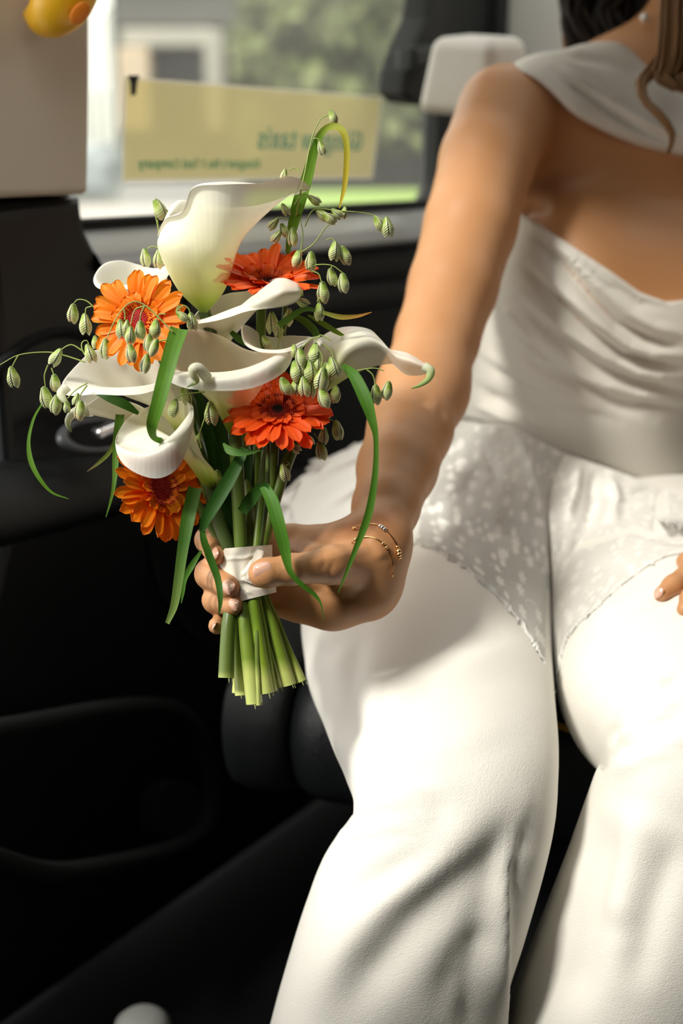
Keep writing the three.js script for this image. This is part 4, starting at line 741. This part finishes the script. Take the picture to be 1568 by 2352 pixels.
calla([{ c: [642, 868, 1.115], rx: 8, rd: .003 }, { c: [636, 830, 1.11], rx: 30, rd: .012 },
  [[704, 780, 1.086], [686, 778, 1.10], [660, 776, 1.11], [630, 780, 1.115], [600, 772, 1.115], [578, 758, 1.11], [564, 756, 1.096], [568, 784, 1.078], [594, 800, 1.066], [630, 804, 1.060], [660, 800, 1.060], [686, 788, 1.068]],
  [[718, 776, 1.080], [694, 772, 1.10], [662, 772, 1.112], [630, 776, 1.118], [600, 768, 1.118], [574, 752, 1.112], [554, 750, 1.095], [560, 788, 1.072], [590, 807, 1.058], [630, 811, 1.052], [660, 808, 1.052], [694, 794, 1.062]]]);
{
  const g0 = part('calla_lily', 'calla at the right whose lip points at the arm with a green curled tip');
  const g = sheet([
    [[738, 908, 1.102], [746, 904, 1.096], [756, 896, 1.102]], [[726, 850, 1.112], [764, 856, 1.085], [802, 866, 1.10]], [[730, 784, 1.128], [790, 802, 1.080], [852, 844, 1.10]], [[783, 752, 1.13], [840, 776, 1.080], [895, 836, 1.095]],
    [[850, 757, 1.118], [880, 790, 1.078], [906, 840, 1.086]], [[888, 798, 1.098], [908, 816, 1.072], [930, 860, 1.082]], [[936, 811, 1.086], [948, 830, 1.068], [956, 863, 1.080]], [[978, 836, 1.076], [982, 846, 1.069], [977, 860, 1.075]]], 40, 70);
  paint(g, (p, u, v) => ramp(CREAM, v * 1.15)); mesh(g, SPATHE, 'spathe', g0);
  const t = tube([[974, 842, 1.072], [988, 852, 1.070], [984, 870, 1.070], [966, 884, 1.072], [944, 893, 1.074]].map(Pc), [0.004, 0.0036, 0.0026, 0.0015, 0.0003], 8, 24);
  paint(t, (p, u, v) => ramp([[0, [0.88, 0.88, 0.74]], [0.4, [0.62, 0.74, 0.34]], [1, [0.18, 0.40, 0.03]]], v)); mesh(t, SPATHE, 'tip', g0);
  const lobe = sheet([[[742, 896, 1.09], [720, 880, 1.08], [700, 866, 1.085]], [[752, 830, 1.085], [722, 820, 1.072], [696, 812, 1.085]], [[758, 800, 1.082], [735, 785, 1.070], [705, 782, 1.086]], [[752, 786, 1.09], [732, 772, 1.085], [708, 776, 1.095]]], 24, 24);
  paint(lobe, () => [0.90, 0.87, 0.76]); mesh(lobe, SPATHE, 'rolled_edge', g0);
}
// ---------- gerberas ----------
function gerbera(c, nrm, R, tone, disc, label, sd, up = 0) {
  srnd(sd);
  const g0 = part('gerbera', label), n = RT.clone().multiplyScalar(nrm[0]).addScaledVector(UPV, nrm[1]).addScaledVector(FWD, -nrm[2]).normalize();
  g0.position.copy(Pc(c)); g0.quaternion.setFromUnitVectors(V(0, 0, 1), n);
  const variants = [0, 1, 2].map((k) => { const L = 1, bend = [0.06, 0.10, 0.03][k], tw = [0.05, -0.06, 0.1][k];
    return paint(grid((u, v) => { const s = u * 2 - 1, w = 0.128 * Math.min(1, 0.55 + v * 1.1) * (v > 0.78 ? Math.sqrt(Math.max(0.02, 1 - Math.pow((v - 0.78) / 0.22, 2.2) * 0.98)) : 1);
      return V(s * w + tw * v * v * 0.3, v * L, bend * Math.sin(v * 2.4) - 0.05 * v * v + 0.007 * Math.cos(s * 7.5) + 0.030 * s * s); }, 8, 16),
      (p, u, v) => { const k2 = 0.95 + 0.05 * Math.cos((u * 2 - 1) * 7.5); return tone.map((q, i) => q * k2 * (i === 1 ? lerp(0.78, 1.08, sstep(v, 0.1, 0.9)) : 1)); }); });
  const pm = mat(lin(1, 1, 1), 0.5, { vertexColors: true, transmission: 0.34, thickness: 0, specularIntensity: 0.5 });
  const rows = [[20, 1.0, 0.07, 0.0], [19, 0.96, 0.19, 0.008], [16, 0.5, 0.38, 0.012]];
  rows.forEach(([N, len, lift, z], ri) => { for (let i = 0; i < N; i++) { const a = (i + (ri % 2) * 0.5 + rnd(-0.22, 0.22)) / N * 2 * Math.PI, m = mesh(variants[Math.floor(rnd(0, 3))], pm, 'petal', g0), q = new THREE.Object3D();
    const l = R * len * rnd(0.9, 1.06); m.rotation.order = 'ZXY'; m.rotation.set(lift + up + rnd(-0.10, 0.12), rnd(-0.25, 0.25), a); m.scale.set(R * rnd(0.9, 1.15), l, R); m.position.set(-Math.sin(a) * R * 0.12, Math.cos(a) * R * 0.12, z * R * 8 * 0.3); } });
  const bits = [new THREE.SphereGeometry(R * 0.37, 24, 12, 0, 6.2832, 0, 1.6).rotateX(Math.PI / 2).scale(1, 1, 0.45)];
  for (let i = 0; i < 260; i++) { const r = R * 0.40 * Math.sqrt(i / 260), a = i * 2.39996, h = R * (0.10 + 0.09 * Math.sqrt(Math.max(0, 1 - (r / (R * 0.40)) ** 2)) + (i > 150 ? 0.07 : 0)), s = R * (i > 150 ? 0.030 : 0.018); const b = new THREE.ConeGeometry(s, s * 4.5, 5); b.rotateX(Math.PI / 2); b.translate(Math.cos(a) * r, Math.sin(a) * r, h); bits.push(b); }
  const dg = mergeGeometries(bits.map((b) => b.toNonIndexed())); paint(dg, (p) => { const r = Math.hypot(p.x, p.y) / R; return r < 0.11 ? disc[1] : disc[0].map((q) => q * (0.75 + 0.5 * rnd())); });
  mesh(dg, mat(lin(1, 1, 1), 0.7, { vertexColors: true }), 'disc', g0);
  const cal = new THREE.LatheGeometry([[0.0001, -0.34], [0.10, -0.30], [0.24, -0.12], [0.30, 0.03]].map(([x, y]) => new THREE.Vector2(x * R, y * R)), 20); cal.rotateX(Math.PI / 2); mesh(cal, GREEN, 'calyx', g0);
}
gerbera([322, 735, 1.075], [-0.22, 0.06, 1], 0.0350, [0.96, 0.27, 0.006], [[0.55, 0.035, 0.03], [0.45, 0.03, 0.03]], 'bright orange gerbera facing out on the upper left', 101);
gerbera([614, 660, 1.098], [0.06, 0.80, 0.60], 0.038, [0.90, 0.125, 0.003], [[0.38, 0.034, 0.010], [0.07, 0.007, 0.005]], 'deep orange gerbera behind a curling white lip', 102, 0.22);
gerbera([638, 952, 1.080], [0.02, 0.66, 0.72], 0.0385, [0.84, 0.085, 0.002], [[0.34, 0.022, 0.008], [0.012, 0.004, 0.004]], 'deep red orange gerbera with a dark centre', 103);
gerbera([362, 1126, 1.092], [0.64, 0.22, 0.72], 0.0385, [0.96, 0.25, 0.006], [[0.62, 0.045, 0.05], [0.5, 0.04, 0.04]], 'bright orange gerbera hanging low on the left', 104);
// ---------- stems ----------
const BIND = [566, 1318, 1.10];
[
  [[478, 1112, 1.088], [500, 1190, 1.088], [528, 1318, 1.086], [524, 1440, 1.080], [519, 1557, 1.075], 0.0050], [[420, 1000, 1.115], [470, 1110, 1.112], [538, 1318, 1.102], [545, 1450, 1.094], [556, 1597, 1.088], 0.0046],
  [[541, 996, 1.088], [546, 1120, 1.088], [553, 1318, 1.084], [566, 1460, 1.080], [584, 1616, 1.078], 0.0052], [[468, 712, 1.103], [530, 940, 1.138], [566, 1318, 1.108], [560, 1450, 1.105], [550, 1592, 1.102], 0.0050],
  [[505, 802, 1.140], [560, 1020, 1.128], [577, 1318, 1.085], [590, 1450, 1.082], [612, 1592, 1.080], 0.0048], [[744, 902, 1.10], [660, 1060, 1.102], [603, 1318, 1.094], [628, 1450, 1.092], [664, 1573, 1.092], 0.0046],
  [[345, 765, 1.085], [440, 980, 1.115], [545, 1318, 1.116], [556, 1450, 1.114], [575, 1565, 1.112], 0.0036], [[600, 690, 1.115], [596, 930, 1.122], [586, 1318, 1.115], [604, 1450, 1.108], [634, 1582, 1.104], 0.0038],
  [[632, 985, 1.10], [622, 1120, 1.10], [608, 1318, 1.104], [640, 1450, 1.10], [690, 1566, 1.098], 0.0038], [[392, 1128, 1.104], [450, 1156, 1.106], [531, 1318, 1.102], [532, 1430, 1.098], [538, 1545, 1.094], 0.0036],
  [[352, 760, 1.14], [470, 1000, 1.13], [560, 1318, 1.118], [580, 1450, 1.116], [604, 1572, 1.114], 0.0044], [[642, 862, 1.115], [608, 1060, 1.108], [592, 1318, 1.086], [604, 1450, 1.086], [624, 1588, 1.086], 0.0034],
  [[662, 560, 1.12], [640, 900, 1.118], [594, 1318, 1.106], [620, 1450, 1.10], [650, 1560, 1.10], 0.0022], [[615, 1000, 1.080], [612, 1150, 1.080], [600, 1318, 1.088], [590, 1460, 1.078], [593, 1620, 1.074], 0.0020],
].forEach(([a, b, c0, d, e, r], i) => {
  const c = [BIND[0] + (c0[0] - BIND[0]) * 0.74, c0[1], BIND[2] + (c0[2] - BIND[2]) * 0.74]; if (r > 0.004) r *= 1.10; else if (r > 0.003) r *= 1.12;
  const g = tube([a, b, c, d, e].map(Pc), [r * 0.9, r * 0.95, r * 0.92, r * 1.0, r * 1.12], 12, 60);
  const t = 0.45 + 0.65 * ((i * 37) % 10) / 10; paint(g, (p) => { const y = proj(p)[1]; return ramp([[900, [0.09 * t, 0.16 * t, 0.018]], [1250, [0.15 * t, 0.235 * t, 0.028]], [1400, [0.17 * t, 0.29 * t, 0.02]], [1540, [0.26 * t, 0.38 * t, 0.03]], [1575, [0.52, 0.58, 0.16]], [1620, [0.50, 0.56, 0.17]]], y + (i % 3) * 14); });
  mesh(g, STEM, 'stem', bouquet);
  if (r > 0.004) { srnd(i + 50); const o = Pc(e), ax = Pc(e).sub(Pc(d)).normalize(), fr = []; for (let k = 0; k < 2; k++) { const an = k / 7 * 6.283 + rnd(0, 0.6), s = V(Math.cos(an), 0, Math.sin(an)).multiplyScalar(r * 1.05); fr.push(tube([o.clone().add(s).addScaledVector(ax, -0.002), o.clone().addScaledVector(s, 1.1).addScaledVector(ax, rnd(0.0005, 0.002))], [0.0006, 0.0002], 4, 3)); } const f = mergeGeometries(fr); paint(f, () => [0.5, 0.56, 0.2]); mesh(f, STEM, 'cut_fibre', bouquet); }
});
// ---------- satin wrap ----------
{
  const g = grid((u, v) => { const a = u * 2 * Math.PI, y0 = 1256 - 5 * Math.cos(a), y1 = 1376 - 16 * Math.cos(a), y = lerp(y0, y1, v), rx = 63 - 3 * Math.sin(v * 3.1) , cx = lerp(562, 572, v); return P(cx + Math.cos(a) * rx, y, 1.10 - Math.sin(a) * 0.0222); }, 96, 50); seamNormals(g, 96, 50);
  sculpt(g, [{ p: [[548, 1332], [575, 1300], [605, 1262]], w: 5, a: 0.0016 }, { p: [[545, 1335], [570, 1330], [600, 1318]], w: 5, a: 0.0014 }, { p: [[540, 1340], [555, 1352], [580, 1366]], w: 4, a: 0.0013 }, { p: [[556, 1325], [580, 1280], [590, 1255]], w: 4, a: -0.0012 }, { p: [[550, 1345], [565, 1362]], w: 4, a: -0.0012 }, { p: [[510, 1285], [560, 1282], [600, 1270]], w: 4, a: 0.001 }, { p: [[552, 1338], [580, 1348], [605, 1346]], w: 4, a: -0.0012 }]);
  const w = part('ribbon_wrap', 'cream satin ribbon'); const SAT = mat(lin(0.80, 0.755, 0.65), 0.34, { sheen: 0.6, sheenColor: lin(1, 0.97, 0.9), sheenRoughness: 0.35, bumpMap: rep(weaveTex, 4, 4), bumpScale: 0.0001 });
  mesh(g, SAT, 'band', w);
  const tail = sheet([[[560, 1334, 1.0765], [570, 1338, 1.0765], [582, 1342, 1.077]], [[572, 1300, 1.0755], [586, 1308, 1.0757], [602, 1316, 1.078]], [[590, 1262, 1.0775], [606, 1266, 1.0785], [622, 1274, 1.086]]], 14, 20); sculpt(tail, [{ p: [[565, 1335], [590, 1300], [608, 1266]], w: 4, a: 0.0012 }], false); mesh(tail, SAT, 'ribbon_tail', w);
}
// ---------- grass blades: [column, row, distance, half width] ----------
const BL = (rows, tint = [0.10, 0.25, 0.02], tip, face = [0, 0, 1]) => {
  const c = rows.map((r) => P(r[0], r[1], r[2])), R = rows.map((r, i) => { const t = c[Math.min(i + 1, rows.length - 1)].clone().sub(c[Math.max(i - 1, 0)]).normalize(), f = RT.clone().multiplyScalar(r[4] ?? face[0]).addScaledVector(UPV, face[1]).addScaledVector(FWD, -face[2]); return [c[i], t.cross(f).normalize().multiplyScalar(r[3] * r[2] / FOCAL)]; });
  const g = ribbon(R, 60, 6, 0.22); paint(g, (p, u, v) => { const k = 0.9 + 0.18 * Math.cos((u - 0.5) * 20) * 0.5; return (tip ? ramp([[0, tint], [tip[1], tint], [1, tip[0]]], v) : tint).map((q) => q * k); });
  mesh(g, GREENV, 'grass_blade', bouquet);
};
BL([[412, 754, 1.040, 21], [394, 810, 1.030, 19], [378, 870, 1.024, 18], [362, 930, 1.022, 16], [349, 975, 1.026, 13], [352, 1002, 1.036, 8], [368, 1012, 1.046, 7], [388, 1018, 1.060, 4]]);
BL([[786, 838, 1.062, 5], [812, 862, 1.050, 13], [838, 915, 1.042, 15], [855, 968, 1.040, 10], [863, 1010, 1.040, 6], [861, 1090, 1.040, 7], [846, 1180, 1.042, 9], [815, 1265, 1.046, 6], [776, 1362, 1.052, 1]], [0.07, 0.20, 0.015]);
BL([[660, 580, 1.105, 5], [672, 520, 1.10, 12], [688, 460, 1.095, 15], [706, 405, 1.09, 13], [720, 350, 1.085, 10], [738, 306, 1.08, 8], [762, 290, 1.075, 8], [786, 300, 1.07, 8], [796, 340, 1.068, 7], [792, 420, 1.068, 6], [779, 478, 1.068, 1.5]], [0.13, 0.27, 0.02], [[0.62, 0.46, 0.03], 0.45]);
BL([[100, 922, 1.085, 2], [78, 960, 1.08, 3], [66, 1010, 1.075, 4], [70, 1055, 1.072, 6], [88, 1095, 1.07, 5], [118, 1130, 1.07, 3], [158, 1146, 1.07, 1]], [0.13, 0.30, 0.02]);
BL([[276, 952, 1.11, 10], [270, 1000, 1.10, 10], [266, 1050, 1.095, 8], [262, 1110, 1.09, 5], [254, 1150, 1.09, 3], [243, 1188, 1.09, 1]], [0.10, 0.25, 0.02]);
BL([[262, 1015, 1.11, 3], [250, 1040, 1.105, 5], [228, 1062, 1.10, 4], [200, 1083, 1.10, 1]], [0.16, 0.22, 0.03], [[0.25, 0.15, 0.06], 0.6]);
BL([[222, 905, 1.098, 2], [250, 914, 1.085, 9], [285, 928, 1.08, 11], [318, 950, 1.085, 4]], [0.045, 0.15, 0.012]);
BL([[448, 1120, 1.08, 16], [432, 1190, 1.07, 16], [420, 1260, 1.066, 13], [410, 1330, 1.064, 11], [400, 1390, 1.064, 9], [384, 1432, 1.066, 5]], [0.055, 0.16, 0.015], [[0.25, 0.36, 0.09], 0.35]);
BL([[562, 1030, 1.062, 10], [535, 1085, 1.056, 15], [500, 1145, 1.052, 16], [474, 1190, 1.052, 13], [462, 1222, 1.056, 6]], [0.030, 0.105, 0.012]);
BL([[464, 1208, 1.056, 5], [468, 1240, 1.056, 8], [484, 1285, 1.058, 9], [500, 1330, 1.058, 8], [506, 1375, 1.056, 6], [503, 1414, 1.058, 1]], [0.045, 0.145, 0.014]);
BL([[462, 1265, 1.085, 3], [440, 1300, 1.08, 7], [424, 1330, 1.08, 6], [420, 1360, 1.08, 4], [416, 1386, 1.08, 1]], [0.08, 0.22, 0.02]);
BL([[556, 1176, 1.075, 12], [574, 1150, 1.068, 15], [596, 1124, 1.062, 12], [616, 1116, 1.058, 8]], [0.028, 0.10, 0.010]);
BL([[606, 1116, 1.060, 11], [624, 1150, 1.054, 15], [640, 1205, 1.050, 15], [654, 1262, 1.050, 13], [666, 1312, 1.050, 7], [692, 1342, 1.052, 6], [722, 1366, 1.055, 5], [737, 1388, 1.056, 2], [743, 1424, 1.056, 0.7]], [0.075, 0.22, 0.018]);
BL([[512, 1018, 1.056, 2], [526, 1034, 1.050, 9], [550, 1040, 1.048, 8], [580, 1038, 1.05, 4], [607, 1030, 1.054, 1]], [0.09, 0.21, 0.04]);
BL([[640, 748, 1.085, 8], [668, 728, 1.08, 8], [700, 710, 1.075, 6], [735, 716, 1.072, 4], [780, 728, 1.07, 6], [820, 726, 1.07, 4], [853, 717, 1.07, 1]], [0.11, 0.25, 0.03], [[0.62, 0.25, 0.04], 0.45]);
BL([[672, 724, 1.10, 5], [702, 740, 1.095, 9], [724, 764, 1.09, 9], [732, 790, 1.09, 3]], [0.10, 0.24, 0.03]);
BL([[706, 724, 1.11, 2], [730, 736, 1.105, 6], [765, 758, 1.10, 6], [790, 772, 1.10, 3]], [0.20, 0.36, 0.03]);
BL([[530, 762, 1.115, 5], [548, 778, 1.11, 8], [566, 792, 1.11, 5]], [0.06, 0.16, 0.015]);
BL([[452, 892, 1.11, 8], [478, 990, 1.11, 13], [500, 1090, 1.112, 15], [520, 1230, 1.112, 11]], [0.030, 0.10, 0.012]);
BL([[500, 930, 1.115, 9], [510, 1040, 1.11, 16], [522, 1140, 1.108, 15], [534, 1250, 1.106, 11]], [0.022, 0.08, 0.010]);
BL([[572, 1040, 1.115, 9], [566, 1120, 1.112, 12], [566, 1250, 1.11, 10]], [0.025, 0.09, 0.010]);
BL([[430, 905, 1.10, 10], [440, 980, 1.10, 12], [462, 1080, 1.105, 10]], [0.07, 0.15, 0.02]);
// ---------- quaking grass ----------
{
  srnd(77);
  const spikeletGeo = (k) => {               // overlapping scales in two ranks, hanging from the top (length 1 along -y)
    srnd(200 + k); const bits = [], N = 7;
    for (let i = 0; i < N; i++) for (const s of [-1, 1]) {
      const f = (i + (s > 0 ? 0.5 : 0)) / N, y = -0.06 - f * 0.66, w = 0.30 * Math.sin(Math.PI * clamp(0.20 + f * 0.62, 0, 1)) + 0.02, L = 0.34 * (1 - 0.25 * f);
      const sc = grid((u, v) => { const a = (u - 0.5) * 3.0, ww = w * Math.sqrt(Math.max(0, 1 - Math.pow(v, 5) * 0.8)) * (0.86 + 0.30 * v); const q = V(Math.cos(a) * ww * 0.70 * (1 + 0.10 * v) + 0.10 * Math.pow(v, 2) * (1 - f * 0.8), -v * L * (0.72 + 0.38 * Math.cos(a)) - 0.05 * Math.cos(a), Math.sin(a) * ww * 0.80 + 0.03 * Math.sin(a) * v); q.x *= s; return q.add(V(0, y, 0)); }, 8, 6);
      paint(sc, (p, u, v) => { const e = Math.max(Math.pow(Math.abs(u - 0.5) * 2, 3) * 0.9, v), b = ramp([[0, [0.30, 0.46, 0.05]], [0.45, [0.46, 0.60, 0.13]], [0.72, [0.74, 0.78, 0.40]], [1, [0.93, 0.92, 0.76]]], e); return b.map((q, j) => q * (0.92 + 0.16 * rnd()) * (k === 2 && f > 0.6 ? [1, 0.84, 0.82][j] : 1)); });
      bits.push(sc);
    }
    const core = new THREE.SphereGeometry(0.22, 8, 8); core.scale(0.8, 1.9, 0.9); core.translate(0, -0.44, 0); core.deleteAttribute('normal'); core.computeVertexNormals(); paint(core, () => [0.20, 0.30, 0.06]); bits.push(core);
    return mergeGeometries(bits.map((b) => b.toNonIndexed()));
  };
  const forms = [0, 1, 2].map(spikeletGeo), SM = mat(lin(1, 1, 1), 0.55, { vertexColors: true, transmission: 0.2, thickness: 0 }), TM = mat(lin(0.30, 0.38, 0.09), 0.5);
  let kind = 0;
  const sprig = (stalks, list, d, dark = 1) => {
    const g0 = part('quaking_grass');
    for (const st of stalks) mesh(tube(st.map(([x, y, dd]) => P(x, y, dd ?? d)), [0.00062, 0.0005, 0.0004], 5, 24, false), TM, 'stalk', g0);
    for (const [x, y, len, tilt = 0, dd = 0] of list) { const m = mesh(forms[kind++ % 3], SM, 'spikelet', g0), dist = d + dd + rnd(-0.004, 0.004), s = len * dist / FOCAL, t = tilt * Math.PI / 180;
      m.scale.set(s * 1.05, s, s * 0.95); m.rotation.set(rnd(-0.15, 0.15), rnd(-0.9, 0.9), 0); const q = new THREE.Quaternion().setFromAxisAngle(FWD, -t); m.quaternion.premultiply(q); const half = V(-Math.sin(-t) * 0, 0, 0); m.position.copy(P(x - Math.sin(t) * len * 0.5, y - Math.cos(t) * len * 0.5, dist)); }
  };
  sprig([[[196, 832], [150, 817], [110, 809], [45, 815], [0, 838]], [[42, 816], [34, 830], [28, 842]], [[190, 806], [165, 792], [145, 800], [140, 808]], [[110, 838], [102, 862], [104, 888]], [[118, 845], [122, 856], [124, 862]], [[206, 830], [190, 806], [188, 788], [198, 782], [204, 790]]],
    [[28, 866, 54, 8], [128, 820, 50, -32], [125, 880, 46, 4], [104, 913, 56, 10], [126, 929, 52, -14], [206, 812, 50, 18], [240, 801, 52, -6], [218, 786, 34, 0, .01]], 1.075);
  sprig([[[222, 712], [200, 692], [180, 688], [170, 696]], [[210, 704], [198, 708], [196, 720]]], [[165, 720, 50, -8], [195, 744, 54, 3]], 1.09);
  sprig([[[396, 762], [350, 715], [325, 697], [305, 693], [283, 708], [262, 740], [246, 776]], [[333, 703], [310, 712], [300, 745]], [[332, 703], [324, 720], [321, 736]], [[380, 722], [366, 722], [358, 738]], [[284, 708], [287, 722], [286, 735]], [[388, 780], [372, 782], [360, 786]]],
    [[278, 756, 50, 6], [290, 749, 32, -10, -.006], [298, 770, 46, -4, -.004], [321, 758, 48, -2], [355, 756, 50, -10], [340, 788, 46, -8, -.004], [352, 797, 46, -26, -.006], [300, 811, 48, 8, -.004], [333, 834, 48, -14, -.004]], 1.036);
  sprig([[[405, 715], [420, 702], [432, 708], [438, 722]], [[404, 716], [410, 702], [414, 716]]], [[418, 726, 36, 55], [440, 739, 48, 8]], 1.045);
  sprig([[[200, 880], [175, 895], [155, 915]], [[200, 885], [186, 905], [182, 920]]], [[152, 936, 30, 8], [174, 918, 34, -20], [182, 942, 50, -10]], 1.05);
  sprig([[[470, 900], [430, 905], [402, 915]], [[462, 1030], [458, 1000], [470, 960], [482, 922]], [[440, 890], [430, 895], [424, 890]]], [[398, 938, 48, -16], [426, 910, 46, 20, .02], [484, 949, 60, 4], [455, 1006, 28, -24, .01], [498, 1100, 46, 0, .03]], 1.062);
  sprig([[[680, 500, 1.10], [690, 440], [700, 395], [716, 318], [735, 275], [754, 264]], [[688, 395], [678, 386], [664, 390]], [[716, 320], [728, 318], [736, 325]], [[676, 470], [694, 448], [712, 448]], [[660, 505], [645, 500], [632, 502]], [[700, 520], [716, 485], [740, 480], [780, 484], [830, 488], [866, 496]], [[690, 580], [720, 560], [748, 522], [756, 518]], [[690, 580], [695, 540], [690, 505]]],
    [[765, 268, 36, 22], [738, 339, 36, 16], [722, 458, 38, 60], [652, 401, 30, -14], [655, 481, 34, 30], [627, 514, 36, -46], [634, 544, 38, -38], [652, 528, 36, 22], [672, 543, 46, -2], [740, 493, 40, 50], [756, 500, 42, 58, -.004], [774, 490, 36, 50, -.008], [790, 488, 30, -10], [871, 512, 44, 32], [890, 521, 52, 8]], 1.08);
  sprig([[[706, 616], [730, 608], [762, 610], [786, 626]], [[716, 622], [732, 630], [738, 648]], [[770, 556], [762, 548], [748, 552]], [[740, 690], [732, 684], [728, 694]], [[762, 612], [760, 616], [760, 618]]],
    [[682, 594, 44, -12], [713, 600, 50, -4], [768, 576, 50, -4], [792, 586, 50, 18], [762, 636, 46, 12], [788, 649, 50, 4], [741, 671, 54, 2], [733, 716, 46, 0], [694, 694, 40, 68]], 1.072);
  sprig([[[372, 560, 1.10], [364, 530], [362, 505]], [[372, 600], [370, 560], [352, 470], [354, 462]], [[370, 572], [350, 566], [338, 572]]], [[366, 480, 54, 22], [384, 496, 32, 10], [333, 591, 46, 4], [363, 594, 50, -8]], 1.115);
  sprig([[[620, 840], [640, 780], [630, 720]], [[640, 780], [662, 740], [660, 712]]], [[625, 742, 56, 4], [640, 760, 40, -10, .01], [611, 786, 36, 30], [662, 728, 44, -10]], 1.10);
  sprig([[[760, 782], [735, 770], [722, 788]], [[742, 790], [760, 806], [766, 820]], [[735, 774], [712, 780], [692, 800]], [[730, 800], [740, 820], [738, 842]]],
    [[722, 813, 56, -8], [711, 853, 58, 4, -.004], [738, 872, 64, -10, -.008], [690, 821, 48, 6], [680, 853, 54, 10], [767, 843, 54, 18], [743, 913, 54, 16, -.004], [698, 888, 52, 6, -.002], [714, 894, 48, -6, .004], [655, 888, 50, 24], [677, 890, 44, -6, .006], [675, 806, 34, 0, .008], [752, 852, 46, 10, .008], [728, 838, 42, 0, .006], [700, 850, 46, 4, .008]], 1.048);
  sprig([[[722, 960], [740, 962], [765, 966]], [[700, 985], [726, 984], [740, 986]], [[720, 995], [730, 1008], [736, 1016]], [[660, 1060], [664, 1066], [655, 1070]]], [[775, 988, 50, 10], [743, 1001, 44, -4], [737, 1036, 50, 12], [702, 1010, 48, 55], [677, 1030, 36, 60], [653, 1086, 46, 14], [770, 907, 46, -6], [752, 946, 36, 0, .01]], 1.085);
  sprig([[[818, 852], [838, 848], [862, 846], [882, 852]], [[842, 849], [856, 862], [862, 886]]], [[863, 907, 52, 2], [889, 897, 48, -12]], 1.06);
}
scene.traverse((o) => { if (o.isMesh) o.castShadow = o.receiveShadow = true; });
renderer.render(scene, camera);
